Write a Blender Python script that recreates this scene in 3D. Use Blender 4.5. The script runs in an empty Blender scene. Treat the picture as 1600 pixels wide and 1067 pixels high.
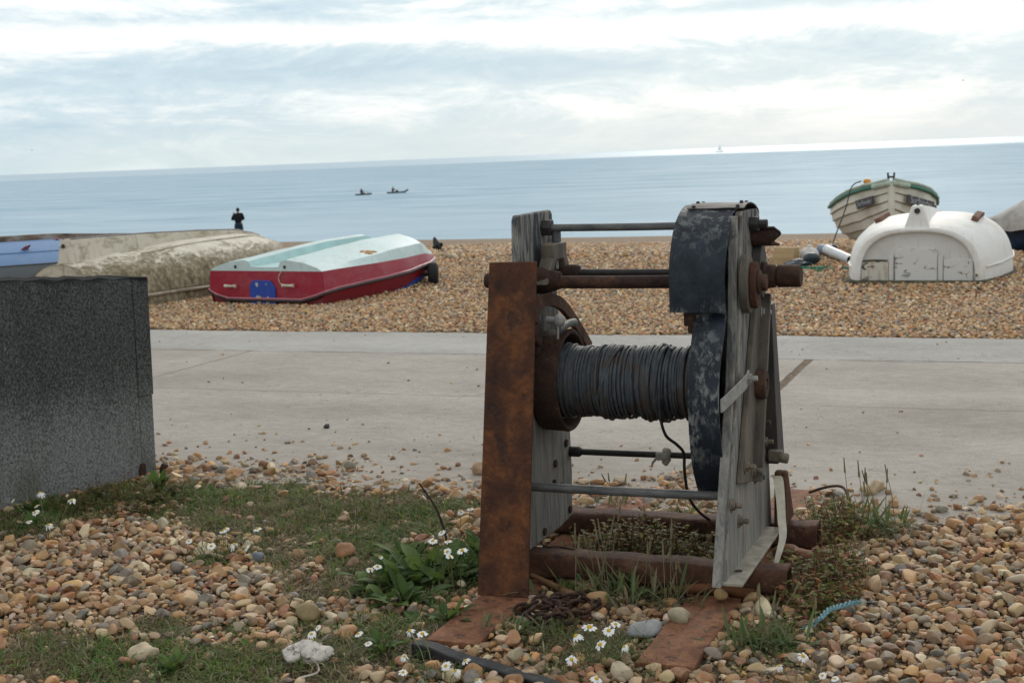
import bpy, bmesh, math, random
import numpy as np
from mathutils import Vector, Matrix
random.seed(7); rng = np.random.default_rng(11)
S = bpy.context.scene; COL = S.collection
R = math.radians
# ------------------------------------------------------------------ materials
class NT:
    def __init__(s, name):
        s.m = bpy.data.materials.new(name); s.m.use_nodes = True
        s.t = s.m.node_tree; s.b = s.t.nodes['Principled BSDF']; s.tc = None
    def n(s, typ, **kw):
        nd = s.t.nodes.new(typ)
        for k, v in kw.items():
            if k.startswith('_'): setattr(nd, k[1:], v)
            else: s.set(nd, k, v)
        return nd
    def set(s, nd, k, v):
        i = nd.inputs[int(k[1:])] if k[0] == 'i' and k[1:].isdigit() else nd.inputs[k]
        if isinstance(v, bpy.types.NodeSocket): s.t.links.new(v, i)
        elif isinstance(v, bpy.types.Node): s.t.links.new(v.outputs[0], i)
        else: i.default_value = v
    def coord(s, scale=(1, 1, 1), kind='Object', rot=(0, 0, 0)):
        if s.tc is None: s.tc = s.n('ShaderNodeTexCoord')
        mp = s.n('ShaderNodeMapping', Vector=s.tc.outputs[kind]); mp.inputs['Scale'].default_value = scale
        mp.inputs['Rotation'].default_value = rot
        return mp.outputs[0]
    def noise(s, scale, detail=6, rough=.6, stretch=(1, 1, 1), dist=0, off=0):
        v = s.coord(stretch)
        if off:
            v = s.n('ShaderNodeVectorMath', i0=v, i1=(off, off * 1.7, -off)).outputs[0]
        return s.n('ShaderNodeTexNoise', Vector=v, Scale=scale, Detail=detail, Roughness=rough, Distortion=dist).outputs[0]
    def ramp(s, fac, stops):
        r = s.n('ShaderNodeValToRGB', Fac=fac); e = r.color_ramp.elements
        while len(e) < len(stops): e.new(.5)
        for i, (p, c) in enumerate(stops):
            e[i].position = p
            e[i].color = (*c, 1) if not isinstance(c, (int, float)) else (c, c, c, 1)
        return r.outputs[0]
    def mix(s, fac, a, b, mode='MIX'):
        x = s.n('ShaderNodeMix', _data_type='RGBA', _blend_type=mode)
        s.set(x, 'i0', fac)
        for i, v in ((6, a), (7, b)):
            if isinstance(v, tuple) and len(v) == 3: v = (*v, 1)
            s.set(x, 'i%d' % i, v)
        return x.outputs[2]
    def math(s, op, a, b=0.0):
        return s.n('ShaderNodeMath', _operation=op, i0=a, i1=b).outputs[0]
    def xyz(s, kind='Object'):
        if s.tc is None: s.tc = s.n('ShaderNodeTexCoord')
        return s.n('ShaderNodeSeparateXYZ', i0=s.tc.outputs[kind]).outputs
    def smooth(s, v, a, b):
        return s.n('ShaderNodeMapRange', _interpolation_type='SMOOTHSTEP', Value=v, i1=a, i2=b).outputs[0]
    def attr(s, name): return s.n('ShaderNodeAttribute', _attribute_name=name).outputs[0]
    def bump(s, h, dist=.01, strength=1.0, normal=None):
        b = s.n('ShaderNodeBump', Height=h, Distance=dist, Strength=strength)
        if normal is not None: s.set(b, 'Normal', normal)
        s.set(s.b, 'Normal', b.outputs[0]); return b.outputs[0]
    def out(s, col, rough=.7, metal=0, spec=.5):
        s.set(s.b, 'Base Color', (*col, 1) if isinstance(col, tuple) and len(col) == 3 else col)
        s.set(s.b, 'Roughness', rough); s.set(s.b, 'Metallic', metal)
        s.set(s.b, 'Specular IOR Level', spec); return s.m
def mnoise(name, stops, scale=8, rough=.75, stretch=(1, 1, 1), bump=.003, detail=8, dist=0, spec=.4, bscale=None):
    t = NT(name); f = t.noise(scale, detail, .62, stretch, dist)
    c = t.ramp(f, stops)
    if bump: t.bump(t.noise(bscale or scale * 4, 6, .65, stretch), bump)
    return t.out(c, rough, 0, spec)
def m_rust(name, dark, mid, light, scale=9, bump=.003):
    t = NT(name)
    c = t.ramp(t.noise(scale, 10, .68, dist=.6), [(.3, dark), (.5, mid), (.72, light)])
    fl = t.ramp(t.noise(scale * 5.5, 5, .6, off=3), [(.42, 0.), (.6, 1.)])
    c = t.mix(t.math('MULTIPLY', fl, .45), c, tuple(x * .55 for x in mid))
    pit = t.ramp(t.noise(scale * 1.4, 3, .5, off=9), [(.32, 1.), (.38, 0.)])
    c = t.mix(t.math('MULTIPLY', pit, .7), c, (.035, .022, .02))
    h = t.math('ADD', t.noise(scale * 9, 6, .7), t.math('MULTIPLY', pit, -.7))
    t.bump(h, bump)
    return t.out(c, .82, 0, .3)
M = {}
M['rust'] = m_rust('rust_plate', (.022, .013, .011), (.088, .035, .018), (.23, .085, .027), 8, .006)
M['rust_orange'] = m_rust('rust_orange', (.10, .048, .03), (.225, .098, .05), (.36, .175, .09), 17, .004)
M['rust_dark'] = m_rust('rust_dark', (.016, .011, .010), (.048, .025, .018), (.125, .062, .033), 13, .004)
M['rust_beam'] = m_rust('rust_beam', (.032, .016, .011), (.085, .037, .022), (.18, .105, .06), 9, .006)
def m_blackpaint():
    t = NT('black_paint_worn')
    base = t.ramp(t.noise(14, 6, .6), [(.3, (.006, .010, .016)), (.7, (.018, .027, .038))])
    chips = t.ramp(t.noise(24, 12, .8, (1, 1, .45), .15, off=2), [(.50, 0.), (.555, 1.)])
    patch = t.ramp(t.noise(5.5, 5, .6, (1, 1, .5), off=5), [(.44, .04), (.56, 1.)])
    f = t.math('MULTIPLY', chips, patch)
    z = t.xyz()[2]
    f = t.math('MINIMUM', t.math('ADD', f, t.math('MULTIPLY', t.smooth(z, 1.1, 1.32), t.math('MULTIPLY', chips, .75))), 1.)
    grime = t.ramp(t.noise(30, 6, .7, off=7), [(.3, (.13, .15, .155)), (.7, (.31, .32, .30))])
    c = t.mix(t.math('MULTIPLY', f, .75), base, grime)
    t.bump(t.math('ADD', t.math('MULTIPLY', f, -.5), t.noise(70, 5, .6)), .0022)
    return t.out(c, t.math('ADD', t.math('MULTIPLY', f, .3), .5), 0, .25)
M['black'] = m_blackpaint()
def m_weathered():
    t = NT('weathered_grey_timber_face')
    g = t.noise(9, 10, .72, (5, 5, .45), .4)
    c = t.ramp(g, [(.28, (.075, .075, .076)), (.45, (.19, .185, .17)), (.6, (.30, .285, .25)), (.78, (.40, .37, .31))])
    pt = t.ramp(t.noise(7, 9, .72, (2.4, 2.4, .5), .9, off=4), [(.46, 0.), (.54, 1.)])
    z = t.xyz()[2]
    pt = t.math('MULTIPLY', pt, t.math('ADD', t.math('MULTIPLY', t.smooth(z, .35, 1.2), .8), .15))
    c = t.mix(pt, c, (.035, .043, .055))
    st = t.ramp(t.noise(5, 5, .6, (2, 2, .35), off=11), [(.55, 0.), (.72, 1.)])
    c = t.mix(t.math('MULTIPLY', st, .5), c, (.18, .115, .06))
    t.bump(t.math('ADD', g, t.math('MULTIPLY', t.noise(60, 5, .7, (4, 4, .5)), .4)), .004)
    return t.out(c, .85, 0, .25)
M['wood'] = m_weathered()
M['brace'] = mnoise('grimy_brown_steel', [(.3, (.05, .045, .04)), (.5, (.105, .09, .07)), (.75, (.18, .14, .095))], 9, .7, (2, 2, .6), .003)
M['legdark'] = mnoise('dark_bronze_steel', [(.3, (.022, .021, .021)), (.7, (.075, .065, .056))], 9, .65, (2, 2, .6), .002)
M['flange'] = mnoise('pale_grimy_steel', [(.3, (.19, .17, .135)), (.55, (.33, .30, .245)), (.8, (.43, .39, .32))], 16, .85, (1, 1, 1), .003)
M['rod'] = mnoise('grey_rod', [(.3, (.045, .048, .05)), (.6, (.13, .13, .125)), (.8, (.19, .17, .14))], 22, .6, (.6, 2, 2), .002)
M['dark_iron'] = mnoise('dark_iron', [(.3, (.012, .012, .013)), (.7, (.05, .044, .04))], 22, .65, bump=.002)
M['bolt'] = mnoise('grimy_bolt', [(.3, (.07, .06, .048)), (.7, (.22, .18, .13))], 45, .75, bump=.002)
M['bolt_pale'] = mnoise('galvanised_bolt', [(.3, (.20, .20, .19)), (.7, (.36, .35, .32))], 45, .6, bump=.002)
def m_wire():
    t = NT('wire_rope')
    c = t.ramp(t.noise(22, 6, .65, (3, 1, 1)), [(.3, (.022, .027, .032)), (.65, (.075, .09, .10))])
    br = t.ramp(t.noise(7, 6, .7, (1.8, 1, 1), off=3), [(.48, 0.), (.60, 1.)])
    c = t.mix(t.math('MULTIPLY', br, .8), c, (.065, .043, .03))
    t.bump(t.noise(160, 3, .6), .0015)
    return t.out(c, .62, 0, .4)
M['wire'] = m_wire()
def m_concrete():
    t = NT('weathered_wall_concrete')
    x, y, z = t.xyz()
    sp = t.noise(105, 4, .8, (1, 1, .8))
    big = t.noise(3.2, 8, .68, (1.6, 1.6, .4))
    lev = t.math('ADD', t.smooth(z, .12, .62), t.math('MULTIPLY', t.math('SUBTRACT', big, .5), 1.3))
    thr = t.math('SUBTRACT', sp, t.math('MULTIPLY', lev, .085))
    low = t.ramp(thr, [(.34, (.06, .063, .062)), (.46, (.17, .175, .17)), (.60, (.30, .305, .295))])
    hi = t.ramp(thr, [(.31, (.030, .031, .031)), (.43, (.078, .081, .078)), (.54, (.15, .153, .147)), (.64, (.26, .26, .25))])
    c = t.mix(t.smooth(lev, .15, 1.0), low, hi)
    alg = t.math('MULTIPLY', t.math('SUBTRACT', 1., t.smooth(z, .0, .38)), t.smooth(big, .42, .62))
    c = t.mix(t.math('MULTIPLY', alg, .55), c, (.085, .085, .035))
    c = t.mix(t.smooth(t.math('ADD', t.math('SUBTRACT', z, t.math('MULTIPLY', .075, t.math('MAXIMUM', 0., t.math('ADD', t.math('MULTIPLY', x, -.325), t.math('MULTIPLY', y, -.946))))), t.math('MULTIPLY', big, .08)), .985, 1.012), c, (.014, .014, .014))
    t.bump(t.math('ADD', sp, t.math('MULTIPLY', t.noise(240, 3, .6), .5)), .008)
    return t.out(c, .92, 0, .2)
M['wall'] = m_concrete()
def m_path():
    t = NT('concrete_path'); x, y, z = t.xyz()
    n1 = t.noise(1.1, 8, .6, (.55, 1, 1)); n2 = t.noise(110, 4, .75); n3 = t.noise(16, 8, .72, (.6, 1, 1))
    v = t.math('ADD', t.math('MULTIPLY', n1, .38), t.math('ADD', t.math('MULTIPLY', n2, .42), t.math('MULTIPLY', n3, .25)))
    c = t.ramp(v, [(.42, (.265, .238, .20)), (.53, (.37, .337, .29)), (.64, (.47, .433, .378))])
    nl = t.math('MULTIPLY', t.math('SUBTRACT', t.noise(5, 4, .6), .5), .03)
    yy = t.math('ADD', y, nl); xx = t.math('ADD', x, nl)
    strip = t.smooth(yy, 9.80, 9.83)
    cs = t.ramp(v, [(.42, (.285, .275, .25)), (.53, (.38, .368, .338)), (.64, (.47, .455, .42))])
    c = t.mix(strip, c, cs)
    def line(v, w, strength, br):
        d = t.math('ABSOLUTE', v); f = t.math('SUBTRACT', 1., t.smooth(d, w * .5, w))
        g = t.ramp(t.noise(3, 6, .7, off=br), [(.36, 0.), (.52, 1.)])
        return t.math('MULTIPLY', t.math('MULTIPLY', f, strength), g)
    l1 = line(t.math('SUBTRACT', yy, 9.82), .02, .9, 1)
    l2 = line(t.math('SUBTRACT', yy, 8.05), .012, .55, 4)
    gap = t.math('MULTIPLY', t.math('SUBTRACT', 1., t.smooth(t.math('ABSOLUTE', t.math('ADD', xx, 1.57)), .018, .034)), t.math('SUBTRACT', 1., strip))
    gap2 = t.math('MULTIPLY', t.math('SUBTRACT', 1., t.smooth(t.math('ABSOLUTE', t.math('ADD', xx, 6.05)), .006, .016)), t.math('MULTIPLY', t.math('SUBTRACT', 1., strip), .6))
    c = t.mix(t.math('MAXIMUM', l1, l2), c, (.10, .085, .07))
    ck = t.n('ShaderNodeTexVoronoi', _feature='DISTANCE_TO_EDGE', Vector=t.n('ShaderNodeVectorMath', i0=t.coord((.28, .5, .5)), i1=t.n('ShaderNodeTexNoise', Vector=t.coord(), Scale=2.5, Detail=5.).outputs[1]).outputs[0], Scale=.8).outputs['Distance']
    c = t.mix(t.math('MULTIPLY', t.math('SUBTRACT', 1., t.smooth(ck, .0, .006)), .38), c, (.12, .10, .08))
    c = t.mix(gap, c, t.ramp(t.noise(40, 3, .6), [(.35, (.05, .035, .022)), (.65, (.24, .17, .10))]))
    c = t.mix(gap2, c, (.11, .09, .07))
    spot = t.ramp(t.noise(26, 2, .5, off=6), [(.70, 0.), (.74, 1.)])
    c = t.mix(t.math('MULTIPLY', spot, .5), c, (.10, .085, .07))
    edge = t.math('SUBTRACT', 1., t.smooth(t.math('ADD', y, t.math('MULTIPLY', n1, .6)), 6.2, 7.0))
    c = t.mix(t.math('MULTIPLY', edge, t.math('MULTIPLY', t.ramp(n2, [(.45, 0.), (.6, 1.)]), .35)), c, (.16, .12, .085))
    t.bump(t.math('ADD', t.math('ADD', n2, t.math('MULTIPLY', n3, 1.2)), t.math('MULTIPLY', gap, -4.)), .005)
    return t.out(c, .9, 0, .25)
M['path'] = m_path()
PAL = np.array([[.37, .235, .115], [.30, .17, .075], [.26, .115, .045], [.44, .36, .245], [.20, .19, .175], [.11, .115, .12], [.55, .50, .41], [.21, .095, .05], [.33, .25, .16], [.29, .26, .21], [.46, .29, .13], [.16, .12, .085]])
PW = np.array([.17, .15, .11, .16, .065, .05, .065, .05, .11, .075, .07, .03]); PW /= PW.sum()
def m_ground():
    t = NT('shingle_ground'); x, y, z = t.xyz()
    vo = t.n('ShaderNodeTexVoronoi', Vector=t.coord((1, 1, .3)), Scale=24., Randomness=1.)
    w = t.n('ShaderNodeSeparateColor', i0=vo.outputs['Color']).outputs[0]
    st = [(i / 11.5, tuple(PAL[j] * .9)) for i, j in enumerate((11, 0, 2, 3, 1, 4, 8, 5, 10, 6, 9, 7))]
    c = t.ramp(w, st)
    soil = t.ramp(t.noise(30, 6, .7), [(.3, (.045, .034, .022)), (.7, (.125, .095, .062))])
    near = t.math('SUBTRACT', 1., t.smooth(y, 6.2, 8.))
    c = t.mix(t.math('MULTIPLY', near, .88), c, soil)
    band = t.math('MULTIPLY', t.smooth(t.math('ADD', y, t.math('MULTIPLY', t.noise(.3, 3, .5), 6)), 27, 36), .25)
    c = t.mix(band, c, (.16, .115, .075))
    big = t.noise(.45, 4, .6)
    c = t.mix(t.smooth(big, .35, .7), c, t.mix(.25, c, (.33, .26, .17)))
    h = t.math('SUBTRACT', 1., vo.outputs['Distance'])
    t.bump(t.math('ADD', h, t.math('MULTIPLY', t.noise(55, 4, .6), .3)), .03)
    return t.out(c, .85, 0, .25)
M['ground'] = m_ground()
def m_pebble():
    t = NT('pebble'); a = t.attr('col')
    n = t.noise(38, 6, .65); c = t.mix(t.ramp(n, [(.35, 0.), (.7, .8)]), a, t.mix(.6, a, (.42, .35, .26)))
    n2 = t.noise(20, 5, .7, off=5); c = t.mix(t.ramp(n2, [(.52, 0.), (.66, .55)]), c, t.mix(.55, c, (.07, .055, .045)))
    t.bump(t.noise(180, 4, .6), .0015)
    return t.out(c, .66, 0, .35)
M['pebble'] = m_pebble()
def m_leafattr():
    t = NT('foliage'); a = t.attr('col')
    t.set(t.b, 'Subsurface Weight', 0.0)
    c = t.mix(t.noise(60, 4, .6), a, t.mix(.4, a, (.03, .04, .012)))
    t.out(c, .65, 0, .15)
    tr = t.n('ShaderNodeBsdfTranslucent', Color=t.mix(.5, c, t.mix(.5, c, (.25, .30, .05)))); mx = t.n('ShaderNodeMixShader', i0=.35, i1=t.b.outputs[0], i2=tr.outputs[0])
    t.t.links.new(mx.outputs[0], t.t.nodes['Material Output'].inputs['Surface']); return t.m
M['leaf'] = m_leafattr()
def m_plain(name, c, rough=.6, spec=.4, vary=.25, scale=12, bump=.001):
    return mnoise(name, [(.3, tuple(x * (1 - vary) for x in c)), (.7, tuple(min(1, x * (1 + vary)) for x in c))], scale, rough, bump=bump, spec=spec)
M['petal'] = m_plain('daisy_petal', (.72, .72, .70), .6, .3, .06)
M['disc'] = m_plain('daisy_disc', (.55, .36, .02), .7, .3, .15, 200)
M['strap'] = m_plain('off_white_strap', (.50, .47, .38), .8, .2, .15, 30)
M['cloth'] = m_plain('dirty_white_rag', (.42, .39, .34), .9, .1, .35, 30, .006)
M['fleece'] = m_plain('dirty_white_fleece', (.72, .67, .60), .95, .1, .25, 40, .01)
M['bluerope'] = m_plain('pale_blue_rope', (.19, .34, .37), .8, .2, .3, 80, .004)
M['twig'] = m_plain('driftwood', (.17, .10, .05), .8, .2, .45, 14, .004)
M['stalk'] = m_plain('dead_stalk', (.035, .027, .022), .8, .2, .3, 30)
M['bark_red'] = m_plain('wet_brown_wood', (.13, .055, .025), .75, .2, .4, 14, .004)
M['rubber'] = m_plain('black_rubber', (.018, .018, .019), .75, .3, .2)
M['blackplastic'] = mnoise('black_edging', [(.35, (.012, .012, .013)), (.6, (.03, .03, .03)), (.75, (.11, .10, .085))], 30, .6, (1, 1, 1), .002)
# boats
def m_hull(name, base, stains, scale=2.4, rough=.4, dirt=.6, stretch=(1, 1, 2), streak=True, bump=.003, thr=.46):
    t = NT(name)
    n = t.noise(scale, 12, .72, stretch, .5)
    f = t.ramp(n, [(thr, 0.), (thr + .16, 1.)])
    n2 = t.noise(scale * 9, 6, .7, off=4)
    sc = t.ramp(n2, [(.3, stains[0]), (.7, stains[1])])
    c = t.mix(t.math('MULTIPLY', f, dirt), base, sc)
    fine = t.noise(scale * 3, 8, .7, off=8)
    c = t.mix(t.math('MULTIPLY', t.ramp(fine, [(.55, 0.), (.75, 1.)]), dirt * .5), c, stains[1])
    if streak:
        sk = t.ramp(t.noise(7, 5, .6, (2.2, 2.2, .25), off=13), [(.56, 0.), (.68, 1.)])
        c = t.mix(t.math('MULTIPLY', sk, dirt * .55), c, t.mix(.35, stains[0], (.30, .20, .09)))
        gr = t.math('MULTIPLY', t.math('SUBTRACT', 1., t.smooth(t.math('ADD', t.xyz()[2], t.math('MULTIPLY', n2, .12)), .05, .20)), .45)
        c = t.mix(gr, c, t.mix(.4, base, (.10, .085, .05)))
    t.bump(t.noise(scale * 14, 5, .6), bump)
    return t.out(c, rough, 0, .45)
M['cream'] = None
def m_cream():
    t = NT('lichened_cream_hull'); x, y, z = t.xyz()
    n = t.noise(1.7, 12, .74, (1, .6, 1), 1.2)
    low = t.math('SUBTRACT', 1., t.smooth(z, .30, .72))
    f = t.math('ADD', n, t.math('MULTIPLY', t.math('SUBTRACT', low, .5), .34))
    base = t.ramp(t.noise(6, 6, .6), [(.3, (.52, .47, .37)), (.7, (.66, .62, .52))])
    li = t.ramp(t.noise(16, 8, .75, (1, 1, .6), off=3), [(.36, (.06, .047, .026)), (.5, (.19, .155, .085)), (.62, (.36, .32, .22))])
    fl = t.ramp(t.noise(11, 10, .78, (1, .6, 1), 1.0, off=6), [(.47, 0.), (.53, 1.)])
    c = t.mix(t.math('MULTIPLY', t.ramp(t.math('ADD', f, t.math('MULTIPLY', t.math('SUBTRACT', fl, .5), .10)), [(.44, 0.), (.54, .95)]), 1.), base, li)
    mo = t.ramp(t.noise(5, 8, .75, off=9), [(.58, 0.), (.66, 1.)])
    c = t.mix(t.math('MULTIPLY', mo, .6), c, (.13, .095, .03))
    pl = t.math('SUBTRACT', 1., t.smooth(t.math('ABSOLUTE', t.math('SUBTRACT', z, .155)), .0, .012))
    c = t.mix(t.math('MULTIPLY', pl, .6), c, (.07, .06, .04))
    t.bump(t.noise(30, 6, .7), .0025)
    return t.out(c, .7, 0, .3)
M['cream'] = m_cream()
M['cream_plain'] = m_hull('cream_transom', (.52, .47, .37), ((.13, .11, .07), (.30, .27, .19)), 3, .6, .8)
M['skeg_cream'] = m_hull('cream_skeg', (.58, .53, .43), ((.12, .09, .04), (.30, .25, .14)), 4, .6, .8, thr=.50)
M['keelgrey'] = m_plain('grey_keel_band', (.14, .14, .135), .6, .3, .4, 5)
M['bluehull'] = m_hull('sky_blue_hull', (.11, .215, .40), ((.26, .24, .23), (.17, .30, .48)), 2.2, .5, .45, thr=.5, streak=False)
M['greyhull'] = m_hull('slate_grey_side', (.075, .09, .10), ((.05, .06, .065), (.12, .13, .135)), 3, .6, .5)
M['brownkeel'] = mnoise('bare_keel_wood', [(.35, (.05, .042, .036)), (.5, (.20, .13, .085)), (.65, (.30, .29, .27))], 6, .8, (.5, .5, 1), .004)
M['redpatch'] = m_plain('faded_red_patch', (.42, .13, .13), .7, .2, .4, 30)
M['palehull'] = m_hull('pale_aqua_hull', (.53, .67, .665), ((.36, .43, .40), (.56, .66, .65)), 2.6, .55, .6)
M['aqua'] = m_plain('aqua_tunnel', (.43, .61, .60), .6, .3, .12, 4)
M['redhull'] = m_hull('crimson_topside', (.30, .008, .028), ((.20, .02, .03), (.42, .12, .13)), 3.5, .42, .5)
M['redlow'] = m_hull('crimson_lower', (.22, .006, .02), ((.12, .008, .015), (.26, .02, .04)), 2.5, .4, .5)
M['boatblue'] = m_hull('royal_blue', (.012, .055, .34), ((.01, .03, .18), (.03, .1, .42)), 3, .4, .5)
M['blackrail'] = m_plain('black_rail', (.03, .028, .03), .4, .5, .2)
M['railhighlight'] = m_plain('pink_rail_highlight', (.42, .14, .17), .4, .5, .2)  # pinkish highlight of the black rail, given as a colour
M['cleat'] = m_plain('cream_cleat', (.55, .50, .38), .5, .4, .3, 30)
M['ruststain'] = m_plain('orange_rust_stain', (.38, .19, .05), .8, .2, .5, 40)
M['paintchip'] = m_plain('bare_grey_patch', (.42, .42, .36), .7, .2, .2, 30)
M['whitehull'] = m_hull('white_fibreglass', (.74, .735, .70), ((.52, .47, .36), (.66, .64, .58)), 1.6, .6, .6, thr=.47)
M['whitetransom'] = m_hull('white_transom', (.60, .59, .56), ((.36, .34, .29), (.50, .48, .43)), 2.2, .5, .5, thr=.52)
def m_peel(name, base, rust=False):
    t = NT(name)
    f = t.ramp(t.noise(7, 10, .75, (1, 1, 2.2), .6), [(.575, 0.), (.62, 1.)])
    z = t.xyz()[2]
    c = t.mix(f, base, (.055, .05, .035))
    if rust:
        r = t.ramp(t.noise(9, 6, .6, (2.5, 1, .35), off=3), [(.52, 0.), (.68, 1.)])
        c = t.mix(t.math('MULTIPLY', r, .8), c, (.36, .17, .05))
    t.bump(f, .004)
    return t.out(c, .65, 0, .3)
M['peel'] = m_peel('peeling_white_board', (.62, .61, .57)); M['peelrust'] = m_peel('rust_stained_board', (.55, .53, .46), True)
M['mossy'] = mnoise('mossy_gunwale', [(.35, (.035, .032, .02)), (.6, (.10, .09, .05)), (.75, (.24, .22, .17))], 12, .85, (1, 1, 1), .006)
M['brownblock'] = m_plain('brown_wood_runner', (.16, .085, .06), .8, .2, .4, 20, .004)
M['clinker'] = m_hull('cream_clinker', (.66, .63, .54), ((.42, .37, .26), (.58, .54, .45)), 2, .5, .4)
M['plankshade'] = m_plain('lap_shade_line', (.22, .18, .12), .7, .2, .2)  # shade under the plank laps, painted as a dark line
M['green'] = m_hull('green_gunwale', (.03, .17, .12), ((.02, .08, .06), (.12, .25, .19)), 4, .5, .5)
M['palegreen'] = m_plain('pale_green_rail', (.36, .42, .34), .6, .3, .25, 6)
M['board'] = m_plain('dark_name_board', (.075, .07, .07), .6, .4, .35, 20)
M['lettering'] = m_plain('faded_lettering', (.34, .36, .40), .6, .3, .2, 20)
M['darkhull'] = mnoise('dark_hull', [(.35, (.008, .012, .02)), (.6, (.015, .04, .085)), (.75, (.03, .10, .12))], 5, .5, bump=.002)
M['tarp'] = mnoise('grey_canvas_cover', [(.3, (.22, .21, .19)), (.55, (.42, .40, .36)), (.75, (.52, .50, .46))], 5, .85, (1, 1, 1), .012, bscale=8)
M['orange'] = m_plain('orange_float', (.62, .26, .03), .5, .4)
M['tan'] = mnoise('tan_board', [(.3, (.30, .20, .09)), (.7, (.46, .34, .19))], 6, .8, (.4, 1, 3), .002)
M['buoywhite'] = m_plain('dirty_white_buoy', (.55, .54, .50), .6, .3, .25, 14)
M['bagdark'] = m_plain('dark_plastic', (.02, .035, .045), .35, .5, .6, 14, .01)
M['bluepipe'] = m_plain('blue_grey_pipe', (.17, .21, .30), .5, .4, .15)
M['whitepipe'] = m_plain('white_pipe', (.55, .57, .57), .45, .4, .15)
M['net'] = m_plain('green_net', (.03, .19, .12), .8, .2, .4, 30)
M['skin'] = m_plain('skin', (.42, .25, .18), .6, .3, .1); M['hair'] = m_plain('dark_hair', (.02, .016, .013), .7, .3, .2)
M['shirt'] = m_plain('black_shirt', (.012, .012, .015), .85, .2, .2); M['jeans'] = m_plain('blue_jeans', (.022, .04, .07), .85, .2, .2)
M['kayakdark'] = m_plain('dark_kayak', (.03, .045, .06), .5, .4, .2); M['kayakvest'] = m_plain('dark_vest', (.05, .035, .04), .8, .2, .2)
M['sail'] = m_plain('pale_sail', (.90, .90, .88), .8, .1, .02); M['sailhull'] = m_plain('pale_grey_hull', (.72, .73, .73), .7, .2, .05)
M['bird'] = m_plain('black_feathers', (.012, .012, .014), .6, .4, .3, 40); M['gull'] = m_plain('grey_feathers', (.16, .17, .18), .7, .3, .2)
M['redwood'] = m_plain('dark_red_keel', (.05, .02, .017), .7, .3, .3)
def m_water():
    t = NT('sea_water'); x, y, z = t.xyz()
    d = t.math('SQRT', t.math('ADD', t.math('MULTIPLY', x, x), t.math('MULTIPLY', y, y)))
    wob = t.math('MULTIPLY', t.math('SUBTRACT', t.n('ShaderNodeTexNoise', Vector=t.coord((1, 1, 1)), Scale=.0016, Detail=3.).outputs[0], .5), 900.)
    far = t.smooth(t.math('ADD', d, wob), 1050., 1500.)
    n1 = t.noise(.30, 9, .7, (.3, 1, 1)); n2 = t.noise(.04, 6, .6, (.3, 1, 1), off=3); n3 = t.noise(1.8, 4, .6, (.35, 1, 1), off=5)
    h = t.math('ADD', t.math('ADD', t.math('MULTIPLY', n1, 1.3), t.math('MULTIPLY', n2, 3.)), t.math('MULTIPLY', n3, .35))
    t.bump(h, 1.0, t.math('MULTIPLY', t.math('SUBTRACT', 1., t.math('MULTIPLY', far, .9)), .34))
    n4 = t.noise(.07, 9, .74, (.5, 1, 1), off=9)
    v = t.math('ADD', t.math('MULTIPLY', n1, .42), t.math('ADD', t.math('MULTIPLY', n2, .13), t.math('MULTIPLY', n4, .45)))
    body = t.ramp(v, [(.38, (.255, .375, .46)), (.50, (.375, .50, .58)), (.62, (.50, .61, .665))])  # reflected sky tone and ripple lights and darks painted into the diffuse colour
    c = t.mix(t.math('MULTIPLY', t.math('SUBTRACT', 1., t.smooth(d, 75., 240.)), .5), body, (.46, .57, .63))
    rough = t.math('ADD', t.math('MULTIPLY', far, .28), .16)
    m = t.out(c, rough, 0, .5); t.b.inputs['IOR'].default_value = 1.33
    df = t.n('ShaderNodeBsdfDiffuse', Color=c); mx = t.n('ShaderNodeMixShader', i0=t.math('ADD', t.math('MULTIPLY', far, .72), .13), i1=df.outputs[0], i2=t.b.outputs[0])
    t.t.links.new(mx.outputs[0], t.t.nodes['Material Output'].inputs['Surface'])
    return m
M['water'] = m_water()
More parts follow.
